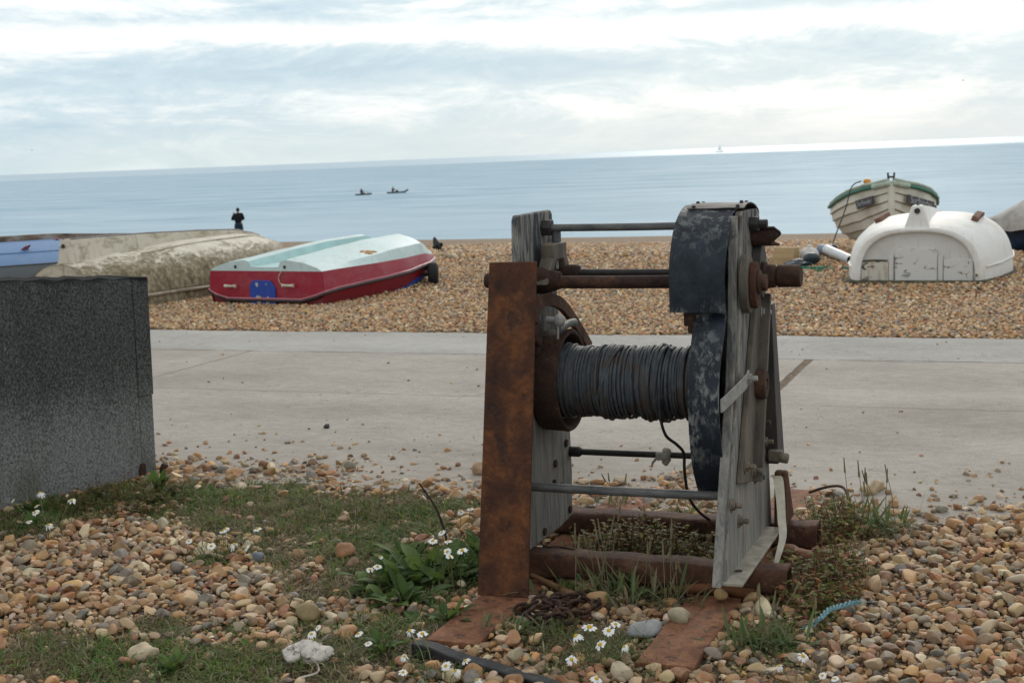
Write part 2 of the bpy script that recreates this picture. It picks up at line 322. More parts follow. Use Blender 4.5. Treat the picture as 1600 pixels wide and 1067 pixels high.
# ------------------------------------------------------------------ mesh helpers
class MB:
    def __init__(s): s.v = []; s.f = []; s.mi = []; s.cur = 0
    def add(s, vs, fs):
        o = len(s.v); s.v += [tuple(v) for v in vs]
        for f in fs: s.f.append(tuple(o + i for i in f)); s.mi.append(s.cur)
        return s
    def box(s, c, d, rot=None):
        hx, hy, hz = d[0] / 2, d[1] / 2, d[2] / 2
        vs = [Vector((sx * hx, sy * hy, sz * hz)) for sx in (-1, 1) for sy in (-1, 1) for sz in (-1, 1)]
        if rot is not None: vs = [rot @ v for v in vs]
        vs = [v + Vector(c) for v in vs]
        return s.add(vs, [(0, 1, 3, 2), (4, 6, 7, 5), (0, 4, 5, 1), (2, 3, 7, 6), (0, 2, 6, 4), (1, 5, 7, 3)])
    def prism(s, poly, axis, a0, a1):
        n = len(poly)
        def mk(p, a): return (a, p[0], p[1]) if axis == 'x' else ((p[0], a, p[1]) if axis == 'y' else (p[0], p[1], a))
        vs = [mk(p, a0) for p in poly] + [mk(p, a1) for p in poly]
        fs = [tuple(range(n)), tuple(range(2 * n - 1, n - 1, -1))] + [(i, i + n, (i + 1) % n + n, (i + 1) % n) for i in range(n)]
        return s.add(vs, fs)
    def tube(s, pts, r, n=10, caps=True):
        pts = [Vector(p) for p in pts]; rs = r if hasattr(r, '__len__') else [r] * len(pts)
        t0 = (pts[1] - pts[0]).normalized(); up = Vector((0, 0, 1)) if abs(t0.z) < .9 else Vector((1, 0, 0))
        a = t0.cross(up).normalized(); vs = []
        for i, p in enumerate(pts):
            t = (pts[min(i + 1, len(pts) - 1)] - pts[max(i - 1, 0)])
            t = t.normalized() if t.length > 1e-9 else t0
            a = (a - t * a.dot(t)); a = a.normalized() if a.length > 1e-6 else t.orthogonal().normalized()
            b = t.cross(a)
            vs += [p + (a * math.cos(2 * math.pi * k / n) + b * math.sin(2 * math.pi * k / n)) * rs[i] for k in range(n)]
        fs = [(i * n + k, i * n + (k + 1) % n, (i + 1) * n + (k + 1) % n, (i + 1) * n + k) for i in range(len(pts) - 1) for k in range(n)]
        if caps: fs += [tuple(range(n - 1, -1, -1)), tuple((len(pts) - 1) * n + k for k in range(n))]
        return s.add(vs, fs)
    def lathe(s, prof, o, axis='x', n=32, closed=False):
        """prof = [(along, radius)]"""
        o = Vector(o); vs = []
        for t, r in prof:
            for k in range(n):
                c, q = r * math.cos(2 * math.pi * k / n), r * math.sin(2 * math.pi * k / n)
                vs.append(o + (Vector((t, c, q)) if axis == 'x' else Vector((c, t, q)) if axis == 'y' else Vector((c, q, t))))
        m = len(prof); fs = []
        for i in range(m if closed else m - 1):
            j = (i + 1) % m
            fs += [(i * n + k, i * n + (k + 1) % n, j * n + (k + 1) % n, j * n + k) for k in range(n)]
        if not closed: fs += [tuple(range(n)), tuple((m - 1) * n + k for k in reversed(range(n)))]
        return s.add(vs, fs)
    def hexbolt(s, p, d, r=.012, h=.012, stud=.012):
        d = Vector(d).normalized(); p = Vector(p)
        s.tube([p, p + d * h], r, 6); 
        if stud: s.tube([p + d * h, p + d * (h + stud)], r * .55, 8)
        return s
    def blob(s, c, r, sub=2, jit=.2, seed=0, rot=None):
        v, f = ICO(sub); q = np.random.default_rng(seed); k = q.normal(size=(3, 3)) * 2.2; ph = q.uniform(0, 6, 3)
        m = 1 + jit * np.sin(v @ k.T + ph).mean(1)
        vv = v * m[:, None] * np.array(r)
        if rot: vv = np.array([rot @ Vector(x) for x in vv])
        return s.add(vv + np.array(c), [tuple(x) for x in f])
    def build(s, name, mat, parent=None, ang=40, bevel=0, loc=None):
        me = bpy.data.meshes.new(name)
        off = Vector(parent.get('_o', (0, 0, 0))) if parent else (Vector(loc) if loc else Vector((0, 0, 0)))
        me.from_pydata([Vector(v) - off for v in s.v], [], s.f)
        bm = bmesh.new(); bm.from_mesh(me); bmesh.ops.recalc_face_normals(bm, faces=bm.faces); bm.to_mesh(me); bm.free()
        mats = mat if isinstance(mat, (list, tuple)) else [mat]
        for m in mats: me.materials.append(M[m] if isinstance(m, str) else m)
        if len(mats) > 1: me.polygons.foreach_set('material_index', s.mi)
        if ang:
            me.shade_smooth(); me.set_sharp_from_angle(angle=R(ang))
        o = bpy.data.objects.new(name, me); COL.objects.link(o)
        if parent: o.parent = parent; o['_o'] = tuple(off)
        elif loc: o.location = loc
        if bevel:
            b = o.modifiers.new('bevel', 'BEVEL'); b.width = bevel; b.segments = 2; b.limit_method = 'ANGLE'; b.angle_limit = R(35)
        return o
_ico = {}
def ICO(sub):
    if sub not in _ico:
        bm = bmesh.new(); bmesh.ops.create_icosphere(bm, subdivisions=sub, radius=1)
        _ico[sub] = (np.array([v.co[:] for v in bm.verts]), np.array([[v.index for v in f.verts] for f in bm.faces])); bm.free()
    return _ico[sub]
def tag(o, label, cat, group=None, kind=None):
    o['label'] = label; o['category'] = cat
    if group: o['group'] = group
    if kind: o['kind'] = kind
    return o
def thing(name, loc, label, cat, group=None):
    """Empty at the thing's base; parts are given in world coordinates and stored relative to it"""
    o = bpy.data.objects.new(name, None); COL.objects.link(o); o.location = loc; o.empty_display_size = .1
    o['_o'] = tuple(loc); return tag(o, label, cat, group)
def np_mesh(name, verts, faces, mat, cols=None, smooth=True):
    me = bpy.data.meshes.new(name); nv, nf, k = len(verts), len(faces), faces.shape[1]
    me.vertices.add(nv); me.vertices.foreach_set('co', np.ascontiguousarray(verts, np.float32).ravel())
    me.loops.add(nf * k); me.loops.foreach_set('vertex_index', np.ascontiguousarray(faces, np.int32).ravel())
    me.polygons.add(nf); me.polygons.foreach_set('loop_start', np.arange(0, nf * k, k, dtype=np.int32))
    me.update(calc_edges=True)
    if cols is not None:
        a = me.attributes.new('col', 'FLOAT_COLOR', 'POINT')
        a.data.foreach_set('color', np.concatenate([cols, np.ones((nv, 1))], 1).astype(np.float32).ravel())
    me.materials.append(mat)
    if smooth: me.shade_smooth()
    o = bpy.data.objects.new(name, me); COL.objects.link(o); return o
# ------------------------------------------------------------------ ground, path, sea
def zg(x, y):
    y = np.asarray(y, float); x = np.asarray(x, float)
    z = np.where(y > 20, -.0571 * (y - 20), 0.)
    z = np.where(y > 71, -.0571 * 51 - .12 * (y - 71), z)
    z = z + .02 * np.sin(x * .7 + 1) * np.clip((y - 11.6) / 3, 0, 1) * np.sin(y * .9)
    return z
xs = np.concatenate([np.arange(-260, -20, 12), np.arange(-20, 8, .35), np.arange(8, 140, 12)])
ys = np.concatenate([np.arange(-12, 2, 2), np.arange(2, 30, .35), np.arange(30, 120, 2.5)])
gx, gy = np.meshgrid(xs, ys); gz = zg(gx, gy)
nx, ny = len(xs), len(ys); idx = np.arange(nx * ny).reshape(ny, nx)
fc = np.stack([idx[:-1, :-1], idx[:-1, 1:], idx[1:, 1:], idx[1:, :-1]], -1).reshape(-1, 4)
g = np_mesh('ground', np.stack([gx, gy, gz], -1).reshape(-1, 3), fc, M['ground']); g['kind'] = 'structure'
mb = MB()
px = np.arange(-40, 25.01, .12); pts = []
def pedge(x): return 5.62 + .05 * math.sin(x * 1.3) + .035 * math.sin(x * 4.1 + 1) + .02 * math.sin(x * 11)
vs = []; 
for x in px:
    ye = 11.02 + .02 * math.sin(x * 2.1) + .012 * math.sin(x * 9)
    vs += [(x, pedge(x), -.02), (x, pedge(x), .012), (x, 7.5, .012), (x, 9.8, .012), (x, ye, .012), (x, ye, -.02)]
mb.add(vs, [(i * 6 + k, (i + 1) * 6 + k, (i + 1) * 6 + k + 1, i * 6 + k + 1) for i in range(len(px) - 1) for k in range(5)])
o = mb.build('path', 'path', ang=30); o['kind'] = 'structure'
mb = MB(); W = 60000.
mb.add([(-W, 60, -3.6), (W, 60, -3.6), (W, W, -3.6), (-W, W, -3.6)], [(0, 1, 2, 3)])
o = mb.build('water', 'water', ang=0); o['kind'] = 'structure'
# ------------------------------------------------------------------ pebbles
VEG = [(-3.7, 5.38, .9, .28, 1.1), (-3.0, 5.25, .6, .30, 1.1), (-2.55, 5.28, .42, .32, .95), (-4.15, 4.85, .26, .48, 1.2), (-3.35, 5.05, .4, .2, .9), (-2.55, 4.75, .40, .36, .95), (-2.95, 4.9, .35, .2, .9),
       (-2.35, 4.35, .25, .3, .75), (-2.75, 3.42, .6, .24, 1.1), (-2.2, 3.45, .45, .28, .95), (-1.95, 3.8, .28, .28, 1), (-2.1, 4.5, .26, .42, 1.1), (-3.02, 4.42, .14, .09, .8),
       (-2.8, 4.72, .25, .1, .8), (-1.35, 3.95, .26, .28, .8), (-1.36, 4.46, .28, .09, .9), (-.82, 4.1, .13, .25, .9), (-.72, 4.75, .16, .45, .8), (-.68, 5.45, .2, .16, 1),
       (-1.4, 4.85, .35, .16, 1), (-1.5, 5.5, .3, .2, .5), (-2.72, 3.75, .25, .12, .7), (-5.2, 4.6, 1, .6, 1), (-2.35, 5.0, .2, .25, .7)]
def veg(x, y):
    v = np.zeros_like(x)
    for cx, cy, rx, ry, w in VEG: v = np.maximum(v, w * np.exp(-(((x - cx) / rx) ** 2 + ((y - cy) / ry) ** 2) * .8))
    v = v - .34 * np.clip(np.sin(x * 6.7 + 1.9 * np.sin(y * 9.1)) * np.sin(y * 7.3 + 2.1 * np.sin(x * 4.3)), 0, 1) + .16 * np.sin(x * 9.3 + 2 * np.sin(y * 7)) * np.sin(y * 8.1 + 1.3 * np.sin(x * 6)) + .1 * np.sin(x * 23 + y * 17)
    return np.clip(v, 0, 1.2)
def footprint(x, y):   # where the wall and the iron plates lie: no pebble pokes through
    d = (-.325, -.946); u = (x + 4.127) * d[0] + (y - 5.74) * d[1]; w = (x + 4.127) * .946 + (y - 5.74) * (-.325)
    wall = (u > -.02) & (w < .0) & (w > -.5)
    a = (x > -1.80) & (x < -1.62) & (y > 3.82) & (y < 5.9); b = (x > -1.12) & (x < -.945) & (y > 3.8) & (y < 6.0)
    return wall | a | b
def pebble_arrays(x, y, s, sub, lift, flat=(.45, .85)):
    n = len(x); bv, bf = ICO(sub); V = len(bv)
    k = rng.normal(size=(n, 3, 3)) * 1.5; ph = rng.uniform(0, 6.3, (n, 3))
    v = np.repeat(bv[None], n, 0)
    lump = np.sin(np.einsum('vk,nlk->nvl', bv, k) + ph[:, None]).mean(2)
    v = v * (1 + .26 * lump[..., None])
    for _ in range(7):
        pn = rng.normal(size=(n, 3)); pn /= np.linalg.norm(pn, axis=1, keepdims=True); d = rng.uniform(.36, .9, n)
        e = np.clip(np.einsum('nvk,nk->nv', v, pn) - d[:, None], 0, None) * .92
        v = v - e[..., None] * pn[:, None]
    ab = rng.uniform(.62, .95, n); c = rng.uniform(*flat, n)
    v = v * np.stack([np.ones(n), ab, c * .9], 1)[:, None] * (s / 2)[:, None, None]
    a = rng.uniform(0, 6.3, n); tl = rng.normal(0, .33, n); t2 = rng.normal(0, .33, n)
    ca, sa, cb, sb, cc, sc_ = np.cos(a), np.sin(a), np.cos(tl), np.sin(tl), np.cos(t2), np.sin(t2)
    one, zo = np.ones(n), np.zeros(n)
    Rz = np.array([[ca, -sa, zo], [sa, ca, zo], [zo, zo, one]]).transpose(2, 0, 1)
    Rx = np.array([[one, zo, zo], [zo, cb, -sb], [zo, sb, cb]]).transpose(2, 0, 1)
    Ry = np.array([[cc, zo, sc_], [zo, one, zo], [-sc_, zo, cc]]).transpose(2, 0, 1)
    v = np.einsum('nij,nvj->nvi', Rz @ Rx @ Ry, v)
    v[..., 0] += x[:, None]; v[..., 1] += y[:, None]; v[..., 2] += (zg(x, y) + lift)[:, None]
    col = PAL[rng.choice(len(PAL), n, p=PW)] * rng.uniform(.58, 1.36, (n, 1)) * rng.uniform(.93, 1.07, (n, 3))
    col = col * np.array([1.08, .94, .77])
    cols = np.repeat(np.clip(col, 0, .8)[:, None], V, 1).reshape(-1, 3)
    fs = (bf[None] + (np.arange(n) * V)[:, None, None]).reshape(-1, 3)
    return v.reshape(-1, 3), fs, cols
def join(parts):
    vs, fs, cs, o = [], [], [], 0
    for v, f, c in parts: vs.append(v); fs.append(f + o); cs.append(c); o += len(v)
    return np.concatenate(vs), np.concatenate(fs), np.concatenate(cs)
def grid(x0, x1, y0, y1, s, j=.5):
    a, b = np.meshgrid(np.arange(x0, x1, s), np.arange(y0, y1, s)); a = a.ravel(); b = b.ravel()
    return a + rng.uniform(-j, j, len(a)) * s, b + rng.uniform(-j, j, len(b)) * s
P = []
def near_layer(step, s0, s1, lift, keep, thr, sub):
    x, y = grid(-5.4, .9, 2.7, 6.6, step)
    v = veg(x, y); inside = (x > -.93 * y - .35) & (x < .12 * y) & ~footprint(x, y)
    edge = np.clip((6.16 + .1 * np.sin(x * 3.1) + .08 * np.sin(x * 7.7 + 2) - y) / .5, 0, 1)
    inside &= rng.uniform(0, 1, len(x)) < edge ** 1.6 * keep
    dens = np.where(v > thr, .11, np.where(v > thr - .15, .4, 1.))
    inside &= rng.uniform(0, 1, len(x)) < dens
    x, y, v = x[inside], y[inside], v[inside]
    s = s0 + (s1 - s0) * rng.beta(1.6, 2.6, len(x))
    P.append(pebble_arrays(x, y, s, sub, lift - .012 * np.clip(v, 0, 1) + rng.uniform(-.004, .008, len(x)) + s * .08))
near_layer(.024, .016, .036, .003, .95, .66, 2)
near_layer(.036, .026, .058, .010, .82, .58, 2)
near_layer(.060, .042, .078, .016, .62, .52, 3)
near_layer(.15, .065, .10, .02, .5, .45, 3)
near_layer(.022, .007, .020, .005, .45, 2., 1)
# loose stones strewn over the path
n = 520; x = rng.uniform(-6.5, 1.5, n); y = 5.95 + rng.exponential(.32, n); ok = (y < 8.6) & (x > -.93 * y - .6) & (x < 1)
P.append(pebble_arrays(x[ok], y[ok], rng.uniform(.008, .045, ok.sum()) * np.where(y[ok] > 6.6, .55, 1), 2, .016))
n = 90; x = rng.uniform(-8.5, 1, n); y = rng.uniform(6.5, 10.9, n)
P.append(pebble_arrays(x, y, rng.uniform(.01, .03, n), 2, .016))
v, f, c = join(P); o = np_mesh('shingle', v, f, M['pebble'], c); o.data.set_sharp_from_angle(angle=R(33)); o['kind'] = 'stuff'; o['label'] = 'rounded flint pebbles around the winch'
P = []
def far_layer(y0, y1, step, s0, s1, lift, sub, keep=1.):
    x, y = grid(-.95 * y1 - 1, 2.5, y0, y1, step)
    e = 11.06 + .05 * np.sin(x * 2.3) + .04 * np.sin(x * 6.1)
    ok = (x > -.95 * y - .8) & (y > e) & (rng.uniform(0, 1, len(x)) < keep); x, y = x[ok], y[ok]
    P.append(pebble_arrays(x, y, s0 + (s1 - s0) * rng.beta(1.5, 2.5, len(x)), sub, lift + rng.uniform(-.005, .01, len(x)), (.5, .95)))
WARM = np.array([1.10, 1.09, 1.05])
far_layer(10.98, 14, .040, .028, .07, .010, 2)
far_layer(14, 19, .056, .04, .09, .012, 1)
far_layer(19, 34, .11, .07, .15, .012, 1)
v, f, c = join(P); o = np_mesh('beach_shingle', v, f, M['pebble'], np.clip(c * WARM * 1.08, 0, .8)); o['kind'] = 'stuff'; o['label'] = 'tan shingle of the beach beyond the path'
# ------------------------------------------------------------------ low vegetation
def blades(x, y, h, wdt, lean, cols, z0=.0, curl=.5):
    n = len(x); a = rng.uniform(0, 6.3, n); d = np.stack([np.cos(a), np.sin(a), np.zeros(n)], 1); s = np.stack([-np.sin(a), np.cos(a), np.zeros(n)], 1)
    b = np.stack([x, y, zg(x, y) + z0], 1); up = np.array([0, 0, 1.])
    m = b + d * (lean * h * .4)[:, None] + up * (h * .6)[:, None]; t = b + d * (lean * h)[:, None] + up * (h * (1 - curl * lean * .5))[:, None]
    w = (s * wdt[:, None]) * .5
    v = np.stack([b - w, b + w, m - w * .8, m + w * .8, t], 1)
    f0 = np.array([[0, 1, 3], [0, 3, 2], [2, 3, 4]])
    return v.reshape(-1, 3), (f0[None] + (np.arange(n) * 5)[:, None, None]).reshape(-1, 3), np.repeat(cols[:, None], 5, 1).reshape(-1, 3)
GR = np.array([[.10, .195, .04], [.14, .235, .052], [.18, .25, .07], [.225, .24, .085], [.09, .18, .042], [.165, .23, .09]])
DRY = np.array([[.30, .24, .14], [.23, .175, .10], [.38, .32, .21], [.18, .135, .08]])
def pick(pal, n): return pal[rng.integers(0, len(pal), n)] * rng.uniform(.75, 1.25, (n, 1))
def vegpoints(n, thr):
    x = rng.uniform(-5.3, .4, n); y = rng.uniform(2.8, 5.95, n); v = veg(x, y)
    ok = (rng.uniform(thr, 1.0, n) < v) & (x > -.93 * y - .3) & ~footprint(x, y)
    return x[ok], y[ok], v[ok]
P = []
# matted thatch and fine green shoots
x, y, v = vegpoints(200000, .22); n = len(x); x, y = x[:44000], y[:44000]; n = len(x)
P.append(blades(x, y, rng.uniform(.010, .036, n), rng.uniform(.0025, .006, n), rng.uniform(.5, 2.6, n), np.where(rng.uniform(0, 1, (n, 1)) < (.44 + .38 * np.sin(x * 5.1 + 2 * np.sin(y * 4)))[:, None], pick(GR, n), pick(DRY, n)), .004))
o_v, o_f, o_c = join(P); o = np_mesh('ground_cover', o_v, o_f, M['leaf'], o_c, False); o['kind'] = 'stuff'; o['label'] = 'low matted green and dry ground cover between the pebbles'
P = []
x, y, v = vegpoints(15000, .5); keep = rng.uniform(0, 1, len(x)) < .6; x, y = x[keep], y[keep]
k = 9; cx = np.repeat(x, k) + rng.normal(0, .012, len(x) * k); cy = np.repeat(y, k) + rng.normal(0, .012, len(x) * k); n = len(cx)
tc = np.repeat(np.where(rng.uniform(0, 1, (len(x), 1)) < .72, pick(GR, len(x)), pick(DRY, len(x))), k, 0) * rng.uniform(.8, 1.2, (n, 1))
P.append(blades(cx, cy, rng.uniform(.014, .058, n), rng.uniform(.003, .0065, n), rng.uniform(.3, 1.7, n), tc, .002))
o_v, o_f, o_c = join(P); o = np_mesh('grass', o_v, o_f, M['leaf'], o_c, False); o['kind'] = 'stuff'; o['label'] = 'short tufted grass in the worn patches'
def leaf_shape(L, w, droop, nseg=6, wave=.0, fold=.18):
    vs, fs = [], []
    for i in range(nseg + 1):
        t = i / nseg; ww = w * (math.sin(math.pi * min(1, t * .93 + .07)) ** .8) * (.35 + .65 * min(1, t * 2.2)) * .5
        if i == nseg: ww = w * .02
        z = L * (math.sin(droop[0]) * t - droop[1] * t * t); xx = L * math.cos(droop[0]) * t * (1 - .15 * droop[1] * t)
        wv = wave * math.sin(t * 19) * w
        vs += [(xx, -ww, z + fold * ww + wv), (xx, 0, z), (xx, ww, z + fold * ww - wv)]
    for i in range(nseg):
        for k in (0, 1): a = i * 3 + k; fs.append((a, a + 1, a + 4, a + 3))
    return vs, fs
def plant_leaves(name, base, specs, pal, parent, colrand=.25):
    """specs: list of (azimuth, length, width, elevation, droop, offset)"""
    V, F, C = [], [], []; o = 0; off = Vector(parent['_o']) if parent else Vector((0, 0, 0))
    for az, L, w, el, dr, (ox, oy, oz) in specs:
        vs, fs = leaf_shape(L, w, (el, dr), wave=.04)
        c = np.array(pal[random.randrange(len(pal))]) * random.uniform(1 - colrand, 1 + colrand)
        ca, sa = math.cos(az), math.sin(az)
        for p in vs: V.append((base[0] + ox + p[0] * ca - p[1] * sa - off.x, base[1] + oy + p[0] * sa + p[1] * ca - off.y, base[2] + oz + p[2] - off.z)); C.append(c)
        F += [[i + o for i in f] for f in fs]; o += len(vs)
    ob = np_mesh(name, np.array(V), np.array(F), M['leaf'], np.array(C)); ob.parent = parent
    return ob
DOCK = [(.10, .18, .045), (.08, .145, .04), (.135, .21, .06), (.07, .125, .045)]
PLANT = [(.13, .19, .08), (.16, .215, .10), (.11, .165, .065), (.21, .23, .12)]
def dock_plant(x, y, n, sc, label):
    t = thing('leafy_plant', (x, y, 0), label, 'plant', 'broad leaved plants among the pebbles')
    sp = []
    for i in range(n):
        az = random.uniform(0, 6.3); up = random.random()
        sp.append((az, sc * random.uniform(.55, 1.1), sc * random.uniform(.17, .27), .25 + 1.0 * up, .25 + .5 * (1 - up) * random.random(), (random.gauss(0, .035) * sc * 5, random.gauss(0, .035) * sc * 5, .008)))
    plant_leaves('leaf_rosette', (x, y, 0), sp, DOCK, t)
    mb = MB()
    for i in range(5):
        a = random.uniform(0, 6.3); mb.tube([(x, y, 0), (x + .3 * sc * math.cos(a), y + .3 * sc * math.sin(a), sc * .35)], [.005, .003], 6)
    mb.build('stem', M_stem, t); return t
M_stem = m_plain('green_stem', (.12, .14, .05), .7, .3, .3, 20)
dock_plant(-2.05, 4.44, 48, .22, 'broad leaved green dock plant beside the rusty upright plate')
dock_plant(-2.04, 4.16, 26, .19, 'broad leaved plant splayed flat left of the left ground plate')
dock_plant(-2.0, 4.72, 24, .20, 'broad leaved plant under the dead black stalk')
dock_plant(-3.92, 5.45, 26, .15, 'dark leafy plant against the foot of the concrete wall')
dock_plant(-2.45, 3.42, 34, .09, 'small leafy plant at the bottom left edge on dry grass')
dock_plant(-1.90, 3.72, 20, .12, 'small leafy plant left of the black edging strip')
def grass_plant(x, y, n, h, label, pal=PLANT, wd=.010, dry=.12, spread=.05, spikes=0):
    t = thing('tufted_plant', (x, y, 0), label, 'plant', 'tufted narrow leaved plants')
    sp = []
    for i in range(n):
        sp.append((random.uniform(0, 6.3), h * random.uniform(.5, 1.15), wd * random.uniform(.6, 1.4), random.uniform(.25, 1.35), random.uniform(.05, .5), (random.gauss(0, spread), random.gauss(0, spread * .7), .004)))
    pl = list(pal) + [(.24, .20, .12)] * int(len(pal) * dry * 4)
    plant_leaves('leaf_tuft', (x, y, 0), sp, pl, t)
    if spikes:
        mb = MB()
        for i in range(spikes):
            a = random.uniform(0, 6.3); q = random.uniform(.02, .07); bx, by = x + random.gauss(0, spread), y + random.gauss(0, spread * .6); hh = h * random.uniform(.9, 1.6)
            mb.tube([(bx, by, 0), (bx + q * .4 * math.cos(a), by + q * .4 * math.sin(a), hh * .6), (bx + q * math.cos(a), by + q * math.sin(a), hh)], [.0016, .0014, .0012], 5)
            mb.tube([(bx + q * .85 * math.cos(a), by + q * .85 * math.sin(a), hh * .86), (bx + q * 1.1 * math.cos(a), by + q * 1.1 * math.sin(a), hh * 1.1)], [.004, .002], 6)
        mb.build('flower_spike', M_spike, t)
    return t
M_spike = m_plain('dry_spike', (.17, .15, .085), .8, .2, .3, 40)
grass_plant(-1.37, 4.38, 130, .20, 'long narrow leaved tuft in front of the front base beam', dry=.25, spread=.09, spikes=9)
grass_plant(-1.17, 4.36, 50, .17, 'pale dry looking tuft beside the right end of the front base beam', dry=.7, spread=.07, spikes=5)
grass_plant(-.80, 4.08, 120, .14, 'dense narrow leaved tuft right of the right ground plate', spread=.06, spikes=7)
grass_plant(-.66, 5.46, 130, .18, 'upright grey green tuft near the path behind the winch', spread=.08, spikes=8)
grass_plant(-1.58, 3.98, 70, .11, 'small grey green tuft hugging the left ground plate', spread=.05)
grass_plant(-1.36, 5.50, 34, .12, 'dry upright tuft behind the rear base beam', dry=.6, spread=.05)
grass_plant(-1.72, 5.60, 24, .11, 'thin green tuft beside the far end of the left plate', spread=.04, spikes=4)
grass_plant(-2.70, 5.22, 420, .10, 'mound of fine olive grass on the worn patch', [(.10, .10, .035), (.13, .115, .045), (.08, .085, .03)], .006, .3, .2)
grass_plant(-2.95, 4.42, 34, .06, 'small olive tuft poking up in the middle of the pebbles', [(.10, .095, .03), (.08, .085, .03)], .008, .2, .05)
grass_plant(-1.42, 3.98, 70, .10, 'feathery tuft between the two ground plates', [(.06, .10, .03), (.08, .12, .04)], .006, .1, .07)
dock_plant(-4.22, 4.95, 34, .13, 'dense bright green plant in front of the left part of the concrete wall')
dock_plant(-4.05, 4.72, 26, .10, 'bright green plant beside the daisies at the left edge')
dock_plant(-1.82, 4.05, 20, .12, 'leafy plant at the near left corner of the left ground plate')
dock_plant(-2.16, 4.32, 34, .20, 'broad leaved plant with long spreading leaves below the chamomile')
dock_plant(-1.92, 4.60, 30, .22, 'tall broad leaved plant touching the left edge of the upright plate')
dock_plant(-2.22, 4.60, 26, .17, 'broad leaved plant at the outer left of the leafy clump')
# reddish low weeds
def weed(x, y, rx, ry, n, h, label, pal):
    t = thing('bushy_weed', (x, y, 0), label, 'weed', 'low bushy weeds around the winch base')
    sp = []; mb = MB()
    for i in range(n // 7):
        a = random.uniform(0, 6.3); q = math.sqrt(random.random()); bx, by = x + rx * q * math.cos(a), y + ry * q * math.sin(a)
        hh = h * random.uniform(.5, 1.2) * (1 - .5 * q); dx, dy = random.gauss(0, .03), random.gauss(0, .03)
        mb.tube([(bx, by, 0), (bx + dx, by + dy, hh)], [.0018, .001], 4)
        for k in range(7):
            f = random.uniform(.25, 1)
            sp.append((random.uniform(0, 6.3), random.uniform(.015, .034), random.uniform(.011, .021), random.uniform(-.2, 1), .2, (bx + dx * f - x, by + dy * f - y, hh * f)))
    plant_leaves('leaves', (x, y, 0), sp, pal, t, .35); mb.build('stem', M_stemred, t); return t
M_stemred = m_plain('red_stem', (.14, .075, .04), .7, .3, .3, 20)
WP = [(.14, .185, .05), (.19, .21, .07), (.25, .22, .08), (.29, .17, .07), (.12, .165, .05), (.34, .24, .10)]
weed(-1.37, 4.82, .30, .14, 1500, .19, 'brown green bushy weed between the two base beams', WP + [(.14, .10, .05)] * 3)
weed(-.72, 4.70, .16, .32, 1200, .14, 'reddish green weed spreading right of the base beams', WP + [(.30, .09, .05), (.24, .12, .05)])
weed(-.76, 5.3, .13, .18, 700, .19, 'olive weed with red tinged leaves near the far right plate', WP + [(.30, .13, .06)])
weed(-.70, 4.33, .12, .12, 160, .07, 'sparse weed beside the frayed blue rope', WP + [(.30, .09, .06)])
weed(-3.9, 5.15, .32, .3, 1000, .11, 'olive weed on the grass at the foot of the wall', [(.09, .10, .03), (.12, .11, .035), (.06, .08, .025), (.16, .13, .05)])
# chamomile: plants with flower heads as parts
def daisy(mbp, mbd, c, r, tilt, az, np_=12, droop=.1):
    droop = random.choice((.05, .1, .1, .3, .9))
    rot = Matrix.Rotation(az, 3, 'Z') @ Matrix.Rotation(tilt, 3, 'Y'); c = Vector(c)
    for k in range(np_):
        if random.random() < .06: continue
        a = 2 * math.pi * k / np_ + random.uniform(-.1, .1); rr = r * random.uniform(.85, 1.05); w = r * .20
        dr = -droop * rr * random.uniform(.3, 1.6)
        q = [(r * .28, -w * .5, .001), (r * .28, w * .5, .001), (rr * .75, w, dr * .4), (rr * .75, -w, dr * .4), (rr, w * .5, dr), (rr, -w * .5, dr)]
        vs = [c + rot @ (Matrix.Rotation(a, 3, 'Z') @ Vector(p)) for p in q]
        mbp.add(vs, [(0, 1, 2, 3), (3, 2, 4, 5)])
    v, f = ICO(2); vs = [c + rot @ Vector((p[0] * r * .34, p[1] * r * .34, p[2] * r * .26 + r * .08)) for p in v]
    mbd.add(vs, [tuple(t) for t in f])
def chamomile(x, y, heads, label, fol=60, fr=.09, fh=.07):
    t = thing('chamomile_plant', (x, y, 0), label, 'wildflower', 'white chamomile plants')
    sp = [(random.uniform(0, 6.3), random.uniform(.015, .035), .003, random.uniform(0, 1.3), .2, (random.gauss(0, fr * .6), random.gauss(0, fr * .5), random.uniform(0, fh))) for _ in range(fol * 4)]
    plant_leaves('foliage', (x, y, 0), sp, [(.08, .15, .045), (.11, .17, .06), (.07, .12, .045), (.14, .17, .07)], t)
    ms = MB()
    for hx, hy, hz, r in heads:
        r *= random.uniform(.66, .9)
        c = (hx, hy, hz); mp, md = MB(), MB()
        daisy(mp, md, c, r, random.uniform(.15, .8), random.uniform(3.9, 5.6))
        h = mp.build('flower_head', 'petal', t, 0); md.build('flower_centre', 'disc', h, 60)
        bx, by = x + (hx - x) * .5, y + (hy - y) * .5
        ms.tube([(bx, by, 0), (bx + (hx - bx) * .3, by + (hy - by) * .3, hz * .6), (hx, hy, hz - .002)], .0016, 5)
    ms.build('stem', M_stem, t); return t
